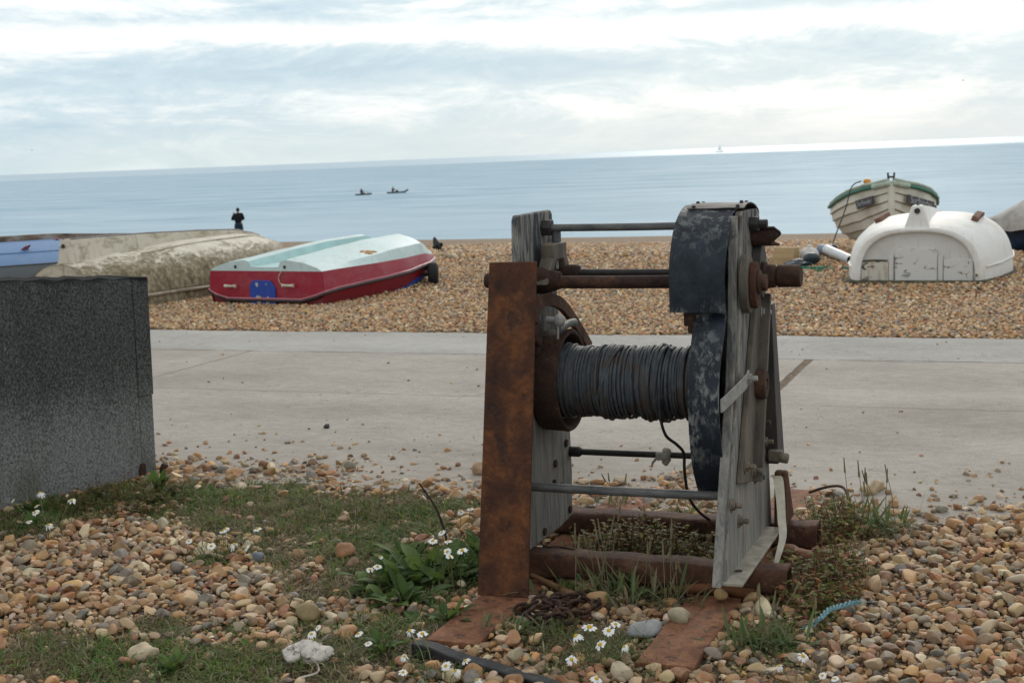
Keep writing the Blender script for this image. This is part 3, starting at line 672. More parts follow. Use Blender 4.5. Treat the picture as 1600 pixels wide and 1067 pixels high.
FL = {
'A': [(-1.288,3.767,.100,.026),(-1.272,3.847,.100,.027),(-1.208,3.834,.100,.024),(-1.196,3.713,.100,.024),(-1.205,3.894,.100,.023),(-1.239,3.579,.100,.021),(-1.128,3.458,.100,.024),(-1.126,3.715,.100,.016)],
'B': [(-1.552,3.484,.07,.019),(-1.595,3.514,.07,.018),(-1.557,3.567,.07,.018),(-1.468,3.437,.07,.019),(-1.744,3.554,.07,.016),(-1.693,3.436,.07,.018),(-1.774,3.746,.07,.021),(-1.824,3.762,.07,.019)],
'C': [(-1.827,4.198,.2,.022),(-1.921,4.297,.2,.021),(-1.973,4.285,.2,.024),(-1.986,4.391,.2,.02),(-2.015,4.724,.2,.02),(-2.032,4.672,.2,.02),(-1.84,4.122,.2,.018),(-1.90,4.24,.18,.018)],
'D': [(-2.196,4.297,.09,.024),(-2.205,4.256,.09,.019),(-2.242,4.408,.09,.017)],
'H': [(-1.938,3.644,.09,.017),(-2.078,3.607,.09,.018),(-2.087,3.665,.09,.014),(-1.871,3.575,.09,.016)],
'E': [(-2.957,4.421,.08,.022),(-3.043,4.655,.08,.022),(-3.031,4.618,.08,.018),(-2.884,4.465,.08,.02),(-2.813,4.437,.08,.017),(-2.915,4.684,.08,.023),(-3.085,4.464,.08,.018),(-3.143,4.497,.08,.017)],
'F': [(-4.084,4.83,.13,.025),(-3.789,4.405,.13,.02),(-3.87,4.541,.13,.02),(-3.937,4.634,.13,.018),(-3.674,4.381,.13,.02),(-3.847,4.743,.13,.023),(-4.107,4.687,.13,.015)],
'G': [(-.632,3.795,.09,.021),(-.683,3.704,.09,.015),(-.559,3.664,.09,.017),(-.524,3.649,.09,.013)]}
chamomile(-1.22, 3.80, FL['A'], 'chamomile with large white daisies growing between the two ground plates', 160, .13, .08)
chamomile(-1.62, 3.54, FL['B'], 'chamomile blooming in front of the black edging strip', 70, .12, .05)
chamomile(-1.94, 4.40, FL['C'], 'tall chamomile left of the rusty upright plate', 150, .12, .18)
chamomile(-2.21, 4.32, FL['D'], 'low chamomile on the left side of the big leafy clump', 60, .08, .06)
chamomile(-1.99, 3.62, FL['H'], 'chamomile between the white fleece and the black edging strip', 80, .12, .06)
chamomile(-2.98, 4.54, FL['E'], 'chamomile in bloom in the middle of the worn grass', 160, .14, .06)
chamomile(-3.92, 4.66, FL['F'], 'thin chamomile standing in front of the concrete wall', 80, .14, .10)
chamomile(-.61, 3.72, FL['G'], 'chamomile at the bottom right among pebbles', 30, .06, .05)
# ------------------------------------------------------------------ concrete wall and stubs
d = Vector((-.325, -.946, 0)); nrm = Vector((.946, -.325, 0)); P0 = Vector((-4.127, 5.74, 0))
def W3(u, w, z): return P0 + d * u + nrm * w + Vector((0, 0, z))
wall = thing('concrete_wall', tuple(P0), 'dark weathered concrete wall standing at the left edge', 'wall')
mb = MB()
def slab(u0, u1, w0, w1, z0, z1, nu=1, lean=.022):
    vs = []
    for (u, w, z) in [(a, b, c) for a in (u0, u1) for b in (w0, w1) for c in (z0, z1)]:
        p = W3(u, w, z + (.075 * max(0, u) if z > .6 else 0)); p.x += lean * z * (1 if u < .5 else .4); vs.append(p)
    mb.add(vs, [(0, 1, 3, 2), (4, 6, 7, 5), (0, 4, 5, 1), (2, 3, 7, 6), (0, 2, 6, 4), (1, 5, 7, 3)])
nu_ = 60; vs = []; fs = []
for i in range(nu_ + 1):
    u = .085 + 2.5 * i / nu_; zt_ = .978 + .075 * u + .0035 * math.sin(i * 1.9) + .003 * math.sin(i * 4.7 + 1) - (.012 if i in (17, 18, 33) else 0); ln = .022 * zt_ * (1 - .6 * min(1, u / .5))
    e = .004 * math.sin(i * 2.7); L_ = Vector((ln, 0, 0))
    vs += [W3(u, 0, -.1), W3(u, .001 * math.sin(i), .45) + L_ * .45, W3(u, e * .4, zt_ - .016) + L_, W3(u, -.014 + e, zt_) + L_, W3(u, -.30, zt_ + .002) + L_, W3(u, -.32, -.1)]
fs = [(i * 6 + k, i * 6 + (k + 1) % 6, i * 6 + 6 + (k + 1) % 6, i * 6 + 6 + k) for i in range(nu_) for k in range(6)] + [tuple(range(6)), tuple(nu_ * 6 + k for k in reversed(range(6)))]
mb.add(vs, fs)
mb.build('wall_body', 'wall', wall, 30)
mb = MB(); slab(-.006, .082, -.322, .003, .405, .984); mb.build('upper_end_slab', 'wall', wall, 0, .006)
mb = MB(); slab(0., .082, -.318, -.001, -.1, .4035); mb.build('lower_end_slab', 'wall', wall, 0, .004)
for (sx, sy, hh, lb) in ((-4.16, 5.66, .075, 'short rusty iron stub at the foot of the concrete wall'), (-4.085, 5.735, .06, 'smaller rusty iron stub at the corner of the concrete wall')):
    mb = MB(); mb.tube([(sx, sy, -.02), (sx + .004, sy, hh * .6), (sx + .012, sy + .004, hh)], [.02, .021, .016], 8)
    tag(mb.build('iron_stub', 'rust_dark', None, 40, .003, (sx, sy, 0)), lb, 'iron stub', 'iron stubs by the wall')
# ------------------------------------------------------------------ ground plates
def plate(x0, x1, y0, y1, label):
    mb = MB(); n = 14
    vs = []; fs = []
    for i in range(n + 1):
        y = y0 + (y1 - y0) * i / n; q = .006 * math.sin(i * 1.7); xo = .03 * (y - y0) / (y1 - y0)
        z = .026 + .004 * math.sin(i * .8)
        vs += [(x0 + xo + q * .4, y, z - .02), (x0 + xo + q * .4, y, z), (x1 + xo - q * .5, y, z), (x1 + xo - q * .5, y, z - .02)]
    for i in range(n): fs += [(i * 4 + k, i * 4 + (k + 1) % 4, i * 4 + 4 + (k + 1) % 4, i * 4 + 4 + k) for k in range(4)]
    fs += [(0, 1, 2, 3), (n * 4 + 3, n * 4 + 2, n * 4 + 1, n * 4)]
    mb.add(vs, fs)
    o = mb.build('ground_plate', 'rust_orange', None, 30, .003, (x0, y0, 0))
    return tag(o, label, 'steel plate', 'rusty steel plates under the winch')
plate(-1.80, -1.625, 3.82, 5.88, 'orange rusted ground plate under the tall upright rusty plate')
plate(-1.12, -.945, 3.80, 6.0, 'orange rusted ground plate under the gear side of the winch')
# ------------------------------------------------------------------ the winch
win = thing('boat_winch', (-1.35, 4.75, 0), 'old rusty boat winch with a drum of grey wire rope', 'winch')
def part(mb, name, mat, ang=40, bevel=0, parent=win): return mb.build(name, mat, parent, ang, bevel)
# base beams: open box sections
def beam(y0, y1, x0, x1, z0, z1, t=.012):
    mb = MB(); n = 10
    rings = []
    for (a, b, c, e) in ((y0, y1, z0, z1), (y0 + t, y1 - t, z0 + t, z1 - t)):
        pts = []; rad = .022
        for (cy, cz, a0) in ((b - rad, e - rad, 0), (a + rad, e - rad, 90), (a + rad, c + rad, 180), (b - rad, c + rad, 270)):
            for k in range(4): an = R(a0 + 30 * k); pts.append((cy + rad * math.cos(an), cz + rad * math.sin(an)))
        rings.append(pts)
    m = len(rings[0])
    nseg = 16
    vs = []
    for ring in rings:
        for i in range(nseg + 1):
            x = x0 + (x1 - x0) * i / nseg; wob = .0025 * math.sin(i * 2.1 + y0)
            vs += [(x, p[0] + wob, p[1] + wob) for p in ring]
    o2 = m * (nseg + 1); fs = []
    for i in range(nseg):
        for k in range(m):
            a, b = i * m + k, i * m + (k + 1) % m
            fs += [(a, b, b + m, a + m), (o2 + a, o2 + a + m, o2 + b + m, o2 + b)]
    for i in (0, nseg):
        for k in range(m): a, b = i * m + k, i * m + (k + 1) % m; fs.append((a, b, o2 + b, o2 + a))
    mb.add(vs, fs); return part(mb, 'base_beam', 'rust_beam', 50)
beam(4.48, 4.60, -1.88, -.80, .03, .118); beam(5.05, 5.17, -1.88, -.79, .03, .118)
# tall rusted plate standing in front of the left frame (a channel: face and two shallow flanges)
mb = MB()
def leanbox(x0, x1, z0, z1, f0, f1, th):
    ya, yb = f0, f1
    mb.add([(x0, ya, z0), (x1, ya + .008, z0), (x1, ya + th, z0), (x0, ya + th, z0), (x0 + .02, yb, z1), (x1 + .008, yb + .0, z1 + .002), (x1 + .008, yb + th, z1), (x0 + .02, yb + th, z1)],
           [(0, 1, 2, 3), (7, 6, 5, 4), (0, 4, 5, 1), (1, 5, 6, 2), (2, 6, 7, 3), (3, 7, 4, 0)])
leanbox(-1.806, -1.624, .028, 1.143, 4.262, 4.440, .014)
part(mb, 'upright_plate', 'rust', 30, .003)
# side frames (web plates)
RF = [(4.28, .117), (4.43, .49), (4.53, .73), (4.59, .975), (4.625, 1.275), (4.645, 1.288), (4.92, 1.288), (4.93, 1.27), (4.97, .97), (5.03, .45), (5.08, .117)]
LF = [(4.40, .122), (4.44, .49), (4.48, .9), (4.505, 1.28), (4.52, 1.297), (4.85, 1.30), (4.868, 1.285), (4.885, 1.1), (4.905, .9), (4.99, .48), (5.0, .30), (4.99, .13), (4.85, .118)]
mb = MB().prism(RF, 'x', -.980, -.956); part(mb, 'side_frame', 'wood', 30, .004)
mb = MB().prism(LF, 'x', -1.726, -1.702); part(mb, 'side_frame', 'wood', 30, .005)
# front edge flange of the right frame
fe = [(4.28, .117), (4.43, .49), (4.53, .73), (4.59, .975), (4.625, 1.275)]
mb = MB(); poly = [(y - .022, z) for y, z in fe] + [(y - .004, z) for y, z in reversed(fe)]
mb.prism(poly, 'x', -.996, -.966); part(mb, 'edge_flange', 'wood', 30, .003)
# foot angles
mb = MB().box((-.949, 4.63, .124), (.096, .70, .012)); mb.tube([(-.935, 4.40, .128), (-.935, 4.40, .1335)], .018, 14)
part(mb, 'foot_angle', 'flange', 30, .004)
mb = MB().tube([(-.938, 4.40, .1335), (-.938, 4.40, .136)], .013, 12); part(mb, 'bolt_hole', 'dark_iron', 30)
mb = MB().box((-1.765, 4.72, .124), (.096, .56, .012)); part(mb, 'foot_angle', 'flange', 30, .003)
# braces on the outer face of the right frame
mb = MB().prism([(4.76, .985), (4.86, .995), (4.645, .375), (4.46, .41)], 'x', -.955, -.936)
mb.prism([(4.85, .995), (4.868, .99), (4.662, .372), (4.645, .375)], 'x', -.9545, -.905)
part(mb, 'brace', 'brace', 30, .003)
mb = MB().prism([(4.90, .95), (4.965, .95), (5.115, .36), (4.99, .36)], 'x', -.955, -.912); part(mb, 'brace', 'legdark', 30, .003)
# strap clamp from guard to frame
mb = MB(); q = [(-.990, 4.405, .676), (-.975, 4.43, .690), (-.955, 4.47, .712), (-.934, 4.52, .735), (-.933, 4.57, .748)]
vs = []
for (x, y, z) in q: vs += [(x, y, z - .022), (x, y, z + .022), (x + .006, y + .002, z + .022), (x + .006, y + .002, z - .022)]
mb.add(vs, [(i * 4 + k, i * 4 + (k + 1) % 4, i * 4 + 4 + (k + 1) % 4, i * 4 + 4 + k) for i in range(4) for k in range(4)] + [(0, 1, 2, 3), (19, 18, 17, 16)])
part(mb, 'clamp_strap', 'bolt_pale', 30, .001)
# tie rods
def rod(p0, p1, r, mat='rod', name='tie_rod'):
    mb = MB(); p0, p1 = Vector(p0), Vector(p1); n = 12
    mb.tube([p0.lerp(p1, i / n) + Vector((0, 0, .0025 * math.sin(math.pi * i / n) * -1)) for i in range(n + 1)], r, 14); return part(mb, name, mat, 50)
rod((-1.74, 4.76, 1.240), (-.915, 4.76, 1.240), .0135)
rod((-1.74, 4.98, .378), (-.93, 4.98, .385), .012, 'dark_iron')
rod((-1.74, 4.50, .355), (-.97, 4.50, .357), .0155)
rod((-1.86, 4.64, 1.058), (-.90, 4.64, 1.058), .0225, 'rust_dark', 'drive_shaft')
rod((-1.69, 4.81, 1.076), (-.90, 4.81, 1.076), .012, 'dark_iron', 'drive_shaft')
# collars and bearings
mb = MB().lathe([(-1.695, .046), (-1.665, .048), (-1.64, .042), (-1.62, .036), (-1.60, .030)], (0, 4.64, 1.062)); part(mb, 'shaft_collar', 'rust_dark', 40, .002)
mb = MB().lathe([(-1.695, .03), (-1.60, .03), (-1.585, .026)], (0, 4.81, 1.074)); part(mb, 'shaft_collar', 'rust_dark', 40, .002)
mb = MB().lathe([(-1.882, .024), (-1.875, .027), (-1.84, .027)], (0, 4.64, 1.062)); part(mb, 'shaft_end', 'rust_dark', 40, .003)
def oval(y0, z0, ry, rz, x0, x1, mat, name):
    mb = MB().prism([(y0 + ry * math.cos(2 * math.pi * k / 28), z0 + rz * math.sin(2 * math.pi * k / 28)) for k in range(28)], 'x', x0, x1); return part(mb, name, mat, 40, .003)
oval(4.62, 1.05, .065, .098, -.956, -.928, 'brace', 'bearing_flange')
oval(4.63, 1.045, .05, .078, -.927, -.905, 'rust_beam', 'bearing_flange')
oval(4.83, 1.075, .062, .095, -.956, -.925, 'legdark', 'bearing_flange')
mb = MB().lathe([(-.905, .040), (-.897, .040), (-.893, .026), (-.876, .026)], (0, 4.63, 1.055)); part(mb, 'shaft_end', 'rust_dark', 40, .002)
mb = MB().lathe([(-.925, .05), (-.912, .052), (-.905, .042), (-.882, .040), (-.876, .032), (-.870, .039), (-.796, .038), (-.792, .034)], (0, 4.81, 1.058), n=36)
part(mb, 'shaft_end', 'rust_dark', 30, .002)
# rusted half pipe stub at the top right
mb = MB(); vs = []; m = 18
for r_ in (.038, .030):
    for x in (-.955, -.875):
        for k in range(m): 
            a = R(-205 + 250 * k / (m - 1)); vs.append((x + (.012 * math.sin(k) if x > -.9 else 0), 4.80 + r_ * math.cos(a), 1.20 + r_ * math.sin(a)))
fs = []
for k in range(m - 1): fs += [(k, k + 1, m + k + 1, m + k), (2 * m + k, 3 * m + k, 3 * m + k + 1, 2 * m + k + 1), (m + k, m + k + 1, 3 * m + k + 1, 3 * m + k), (k, 2 * m + k, 2 * m + k + 1, k + 1)]
fs += [(0, m, 3 * m, 2 * m), (m - 1, 3 * m - 1, 4 * m - 1, 2 * m - 1)]
mb.add(vs, fs); part(mb, 'pipe_stub', 'rust_dark', 40)
mb = MB().hexbolt((-.956, 4.76, 1.240), (1, 0, 0), .028, .03, .03); part(mb, 'rod_nut', 'dark_iron', 30, .002)
mb = MB().hexbolt((-1.702, 4.76, 1.240), (1, 0, 0), .032, .035, 0); part(mb, 'rod_nut', 'dark_iron', 30, .003)
mb = MB().lathe([(-1.702, .02), (-1.665, .02), (-1.655, .014)], (0, 4.98, .378)); part(mb, 'rod_nut', 'dark_iron', 30, .002)
# clutch yoke on the shafts: post, block and two legs
mb = MB().tube([(-1.655, 4.77, 1.245), (-1.655, 4.77, 1.17)], .0165, 14); part(mb, 'yoke_post', 'rod', 40)
mb = MB().box((-1.655, 4.735, 1.158), (.05, .15, .06))
mb.add([(-1.68, 4.66, 1.14), (-1.63, 4.66, 1.14), (-1.63, 4.70, 1.14), (-1.68, 4.70, 1.14), (-1.68, 4.58, 1.05), (-1.63, 4.58, 1.05), (-1.63, 4.635, 1.05), (-1.68, 4.635, 1.05)], [(0, 1, 2, 3), (7, 6, 5, 4), (0, 4, 5, 1), (1, 5, 6, 2), (2, 6, 7, 3), (3, 7, 4, 0)])
mb.add([(-1.68, 4.77, 1.14), (-1.63, 4.77, 1.14), (-1.63, 4.81, 1.14), (-1.68, 4.81, 1.14), (-1.68, 4.815, 1.05), (-1.63, 4.815, 1.05), (-1.63, 4.87, 1.05), (-1.68, 4.87, 1.05)], [(0, 1, 2, 3), (7, 6, 5, 4), (0, 4, 5, 1), (1, 5, 6, 2), (2, 6, 7, 3), (3, 7, 4, 0)])
part(mb, 'clutch_yoke', 'brace', 30, .006)
mb = MB().tube([(-1.645, 4.735, 1.14), (-1.645, 4.735, 1.095)], .007, 8); part(mb, 'yoke_pin', 'bolt_pale', 40)
# gear guard: two bent sheet bands and a top cap
def band(pts, x0, x1, th, name, mat='black', wob=.0):
    mb = MB(); n = len(pts); vs = []; nx = 7
    for side in (0, 1):
        for i, (y, z) in enumerate(pts):
            a = pts[max(0, i - 1)]; b = pts[min(n - 1, i + 1)]; t = Vector((b[0] - a[0], b[1] - a[1])).normalized(); nn = Vector((t.y, -t.x))
            for k in range(nx):
                x = x0 + (x1 - x0) * k / (nx - 1); w = wob * math.sin(i * .9 + k * 1.3) + wob * math.sin(i * .37 - k * .6)
                vs.append((x + (wob * 1.4 * math.sin(i * .55) if k == nx - 1 else 0), y + nn.x * (th * side + w), z + nn.y * (th * side + w)))
    N = n * nx; fs = []
    for i in range(n - 1):
        for k in range(nx - 1):
            a = i * nx + k; fs += [(a, a + 1, a + nx + 1, a + nx), (N + a, N + a + nx, N + a + nx + 1, N + a + 1)]
        for k in (0, nx - 1): a = i * nx + k; fs.append((a, a + nx, N + a + nx, N + a))
    for k in range(nx - 1):
        for i in (0, n - 1): a = i * nx + k; fs.append((a, a + 1, N + a + 1, N + a))
    mb.add(vs, fs); return part(mb, name, mat, 35)
up = [(4.765 + .274 * math.cos(R(a)), 1.062 + .243 * math.sin(R(a))) for a in range(20, 181, 5)] + [(4.492, 1.03), (4.493, 1.0), (4.495, .968)]
band(up, -1.172, -.985, .005, 'gear_guard', wob=.0012)
lo = [(4.80 + .405 * math.cos(R(a)), .655 + .405 * math.sin(R(a))) for a in range(133, 238, 5)]
lo = [(4.50, .985)] + lo
band(lo, -1.093, -.990, .006, 'gear_guard', wob=.0015)
mb = MB(); cap = [(4.765 + .281 * math.cos(R(a)), 1.062 + .249 * math.sin(R(a))) for a in range(56, 112, 6)]
band(cap, -1.150, -.955, .004, 'guard_cap', 'legdark', .001)
RV = [(Vector((x, 4.765 + .283 * math.cos(R(a)), 1.062 + .251 * math.sin(R(a)))), Vector((0, math.cos(R(a)), math.sin(R(a))))) for a in (62, 78, 94, 107) for x in (-1.13, -.98)]
RV += [(Vector((-1.078, y - .01, z)), Vector((0, -1, 0))) for y, z in ((4.505, .955), (4.478, .93))] + [(Vector((x, 4.398, .665)), Vector((0, -1, 0))) for x in (-1.068, -1.012)]
for p, dv in RV: part(MB().tube([p, p + dv * .009], [.0078, .0055], 8), 'rivet', 'dark_iron', 40)
mb = MB(); side = [(4.735 + .236 * math.cos(R(a)), 1.062 + .236 * math.sin(R(a))) for a in range(0, 181, 10)] + [(4.50, .98), (4.95, .98)]
mb.prism(side, 'x', -1.166, -1.161); part(mb, 'guard_side', 'black', 30)
mb = MB().prism([(y, z) for y, z in side], 'x', -1.012, -1.007); part(mb, 'guard_side', 'black', 30)
# gears
def gear(y, z, r, teeth, x0, x1, name, mat):
    mb = MB(); poly = []
    for k in range(teeth):
        for f, rr in ((0, r * .92), (.28, r * .92), (.38, r), (.62, r), (.72, r * .92)):
            a = 2 * math.pi * (k + f) / teeth; poly.append((y + rr * math.cos(a), z + rr * math.sin(a)))
    mb.prism(poly, 'x', x0, x1); mb.lathe([(x0 - .012, .05), (x1 + .012, .05)], (0, y, z)); return part(mb, name, mat, 30)
gear(4.745, .69, .31, 54, -1.085, -1.035, 'main_gear', 'rust_dark'); gear(4.64, 1.062, .10, 15, -1.14, -1.05, 'pinion_gear', 'rust_dark')
mb = MB().box((-1.110, 4.545, .945), (.05, .04, .05)).box((-1.098, 4.54, .915), (.045, .04, .04)); mb.tube([(-1.10, 4.535, .91), (-1.095, 4.535, .885)], [.014, .01], 8)
part(mb, 'rusted_pawl', 'rust_dark', 30, .004)
# drum, brake rim, wire rope
DY, DZ = 4.73, .695
mb = MB().lathe([(-1.700, .166), (-1.690, .180), (-1.606, .184), (-1.598, .180), (-1.598, .168), (-1.606, .163), (-1.670, .156), (-1.680, .06), (-1.70, .06)], (0, DY, DZ), n=56, closed=True); part(mb, 'drum_flange', 'rust_dark', 35, .002)
mb = MB().lathe([(-1.70, .095), (-1.0, .095)], (0, DY, DZ), n=32); part(mb, 'drum', 'wire', 40)
mb = MB(); K = 20
for layer, (nt, rr, jx) in enumerate(((56, .106, .001), (62, .115, .003), (40, .122, .007), (7, .127, .02))):
    for i in range(nt):
        x0 = -1.655 + .545 * (i + random.uniform(.2, .8)) / nt; tilt = random.gauss(0, jx); ph = random.uniform(0, 6.3)
        bul = rr + random.uniform(-.002, .004) + .004 * math.sin(x0 * 38); sag = random.uniform(0, .012) if layer > 1 else .002
        pts = []
        for k in range(K + 1):
            a = 2 * math.pi * k / K; r2 = bul + (sag * max(0, -math.sin(a)) ** 3) + .0012 * math.sin(3 * a + ph)
            pts.append((min(-1.105, max(-1.66, x0 + tilt * math.sin(a + ph))), DY + r2 * math.cos(a), DZ + r2 * math.sin(a)))
        mb.tube(pts, .0052 * random.uniform(.9, 1.1), 6, False)
for (xa, xb, a0, a1) in ((-1.40, -1.47, 100, 205), (-1.34, -1.22, 25, 110), (-1.24, -1.27, 90, 220)):
    mb.tube([(xa + (xb - xa) * t, DY + (.128 + .005 * math.sin(math.pi * t)) * math.cos(R(a0 + (a1 - a0) * t)), DZ + (.128 + .005 * math.sin(math.pi * t)) * math.sin(R(a0 + (a1 - a0) * t))) for t in [k / 14 for k in range(15)]], .0055, 6)
part(mb, 'wire_rope', 'wire', 60)
def smooth_pts(p, n=8):
    p = [Vector(q) for q in p]; out = []
    for i in range(len(p) - 1):
        a, b, c, e = p[max(i - 1, 0)], p[i], p[i + 1], p[min(i + 2, len(p) - 1)]
        for k in range(n):
            t = k / n; out.append(.5 * ((2 * b) + (c - a) * t + (2 * a - 5 * b + 4 * c - e) * t * t + (3 * b - a - 3 * c + e) * t ** 3))
    return out + [p[-1]]
mb = MB().tube(smooth_pts([(-1.245, 4.605, .66), (-1.245, 4.61, .595), (-1.238, 4.65, .523), (-1.214, 4.70, .482), (-1.201, 4.75, .440), (-1.207, 4.78, .37), (-1.205, 4.82, .27), (-1.185, 4.88, .20), (-1.16, 4.95, .15)]), .0055, 8)
part(mb, 'loose_rope_end', 'dark_iron', 60)
# brake lever: curved flat bar above the drum, knob and handle
pl = smooth_pts([(-1.64, 4.47, .935), (-1.64, 4.50, .985), (-1.64, 4.575, 1.0), (-1.64, 4.69, .985), (-1.64, 4.80, .945), (-1.64, 4.95, .85), (-1.64, 5.07, .765)], 5)
mb = MB(); vs = []
for i, p in enumerate(pl):
    t = (pl[min(i + 1, len(pl) - 1)] - pl[max(i - 1, 0)]).normalized(); nn = Vector((0, -t.z, t.y)) * .022
    for s_, x in ((1, -1.65), (1, -1.632), (-1, -1.632), (-1, -1.65)): vs.append((x, p.y + nn.y * s_, p.z + nn.z * s_))
mb.add(vs, [(i * 4 + k, i * 4 + (k + 1) % 4, i * 4 + 4 + (k + 1) % 4, i * 4 + 4 + k) for i in range(len(pl) - 1) for k in range(4)] + [(0, 1, 2, 3), tuple(len(vs) - 1 - k for k in range(4))])
part(mb, 'brake_lever', 'rust_beam', 35, .002)
mb = MB().prism([(4.47, .96), (4.53, .955), (4.56, .92), (4.575, .86), (4.54, .84), (4.49, .87)], 'x', -1.69, -1.645); mb.box((-1.668, 4.55, .84), (.03, .035, .06)); part(mb, 'brake_bracket', 'rust_dark', 30, .008)
mb = MB().tube([(-1.62, 4.54, .937), (-1.585, 4.535, .935)], .012, 10).blob((-1.572, 4.53, .935), (.02, .02, .022), 3, .1, 3); mb.tube([(-1.575, 4.525, .92), (-1.577, 4.525, .872)], .004, 6)
part(mb, 'brake_knob', 'bolt_pale', 50)
mb = MB().tube([(-1.60, 4.60, .895), (-1.60, 4.72, .902), (-1.60, 4.775, .898), (-1.60, 4.79, .892)], [.013, .014, .015, .010], 10); part(mb, 'brake_handle', 'rod', 50)
# hub, bolts and nuts on the outer face of the right frame
mb = MB().lathe([(-.956, .052), (-.912, .052), (-.902, .048), (-.900, .020), (-.910, .016)], (0, 4.74, .695), n=32); part(mb, 'drum_hub', 'rust_dark', 35, .003)
for (y, z, x, mat) in ((4.55, .745, -.930, 'bolt_pale'), (4.52, .455, -.936, 'bolt'), (4.64, .415, -.936, 'bolt'), (4.39, .355, -.956, 'bolt'), (4.78, .36, -.956, 'dark_iron'), (4.50, .275, -.956, 'bolt'), (4.95, .45, -.956, 'bolt'), (4.84, .93, -.936, 'bolt_pale'), (4.90, .53, -.956, 'dark_iron')):
    mb = MB().hexbolt((x, y, z), (1, 0, 0), .0175, .014, .02); mb.lathe([(x, .024), (x + .004, .024)], (0, y, z), n=16); part(mb, 'bolt', mat, 30, .002)
for (y, z) in ((4.93, .42), (4.86, .27), (4.80, .37), (4.95, .16), (4.66, .15), (4.72, .98), (4.78, .30)):
    mb = MB().hexbolt((-1.702, y, z), (1, 0, 0), .016, .008, 0); part(mb, 'bolt', 'rust_dark', 30, .002)
mb = MB().box((-.91, 4.93, .405), (.05, .035, .04)).tube([(-.90, 4.93, .40), (-.865, 4.93, .395)], .02, 8); part(mb, 'nut_block', 'bolt', 30, .005)
mb = MB()   # rusted bracket behind the foot
mb.prism([(4.98, .128), (5.16, .128), (5.10, .22), (5.04, .33), (5.0, .33)], 'x', -.93, -.885); part(mb, 'rear_bracket', 'rust_beam', 30, .008)
# ------------------------------------------------------------------ small things by the winch
mb = MB(); pts = smooth_pts([(-.912, 4.85, .345), (-.892, 4.86, .34), (-.882, 4.855, .27), (-.876, 4.84, .20), (-.866, 4.80, .14), (-.872, 4.70, .075), (-.870, 4.62, .012)], 6); vs = []
for i, p in enumerate(pts):
    t = i / (len(pts) - 1); w = .014 + .006 * math.sin(t * 5); a = .9 * math.sin(t * 4)
    vs += [p + Vector((math.cos(a) * w, math.sin(a) * w, 0)), p - Vector((math.cos(a) * w, math.sin(a) * w, 0)), p - Vector((math.cos(a) * w, math.sin(a) * w - .002, 0)), p + Vector((math.cos(a) * w, math.sin(a) * w + .002, 0))]
mb.add(vs, [(i * 4 + k, i * 4 + (k + 1) % 4, i * 4 + 4 + (k + 1) % 4, i * 4 + 4 + k) for i in range(len(pts) - 1) for k in range(4)])
tag(mb.build('fabric_strap', 'strap', None, 40, 0, (-.88, 4.8, 0)), 'off white fabric strap hanging beside the foot of the winch', 'strap')
mb = MB()
for i in range(6): mb.blob((-1.335 + random.uniform(-.022, .022), 4.965 + random.uniform(-.015, .01), .382 + random.uniform(-.022, .014)), (.016, .014, .018), 2, .4, i)
mb.tube([(-1.35, 4.96, .38), (-1.372, 4.955, .352), (-1.376, 4.955, .338)], [.006, .005, .003], 6); mb.tube([(-1.325, 4.955, .38), (-1.315, 4.95, .345)], [.006, .003], 6)
tag(mb.build('knotted_rag', 'cloth', None, 60, 0, (-1.345, 4.96, .37)), 'dirty white rag knotted round the lower rear tie rod', 'rag')
# chain: links are parts
ch = thing('rusty_chain', (-1.50, 4.18, .03), 'heap of rusty chain lying on pebbles between the ground plates', 'chain')
path = smooth_pts([(-1.60, 4.14, .035), (-1.55, 4.20, .05), (-1.49, 4.23, .04), (-1.44, 4.19, .05), (-1.50, 4.14, .05), (-1.56, 4.10, .045), (-1.52, 4.06, .035), (-1.45, 4.09, .05), (-1.39, 4.14, .04), (-1.37, 4.22, .045), (-1.41, 4.27, .04), (-1.46, 4.24, .06), (-1.52, 4.17, .06), (-1.47, 4.12, .06), (-1.41, 4.07, .035)], 12)
L = [0]
for i in range(1, len(path)): L.append(L[-1] + (path[i] - path[i - 1]).length)
sL, k = .0, 0
while sL < L[-1] and k < 40:
    i = min(range(len(L)), key=lambda j: abs(L[j] - sL)); p = path[i]; t = (path[min(i + 1, len(path) - 1)] - path[max(i - 1, 0)]).normalized()
    sd = t.cross(Vector((0, 0, 1))).normalized(); upv = sd.cross(t); a = (.6 if k % 2 else -.75) + random.uniform(-.2, .2)
    nn = sd * math.cos(a) + upv * math.sin(a); ring = []
    for q in range(17):
        an = 2 * math.pi * q / 16; ring.append(p + t * (.027 * math.cos(an)) + nn * (.0165 * math.sin(an)))
    mb = MB().tube(ring, .0058, 8, False); mb.build('link', 'rust_dark', ch, 60); sL += .037; k += 1
def lying_tube(name, pts, r, mat, label, cat, group=None, n=8):
    mb = MB().tube(smooth_pts(pts, 5), r if not hasattr(r, '__len__') else [r[0] + (r[1] - r[0]) * i / (5 * (len(pts) - 1)) for i in range(5 * (len(pts) - 1) + 1)], n)
    return tag(mb.build(name, mat, None, 60, 0, tuple(pts[0])), label, cat, group)
lying_tube('driftwood_stick', [(-1.20, 4.43, .03), (-1.10, 4.455, .046), (-1.0, 4.47, .045), (-.90, 4.455, .04)], (.016, .02), 'bark_red', 'wet reddish stick lying across the right ground plate', 'stick')
lying_tube('driftwood_stick', [(-1.68, 4.46, .05), (-1.58, 4.40, .038), (-1.47, 4.33, .03), (-1.38, 4.31, .03)], (.008, .017), 'twig', 'grey brown root lying in front of the front base beam', 'stick')
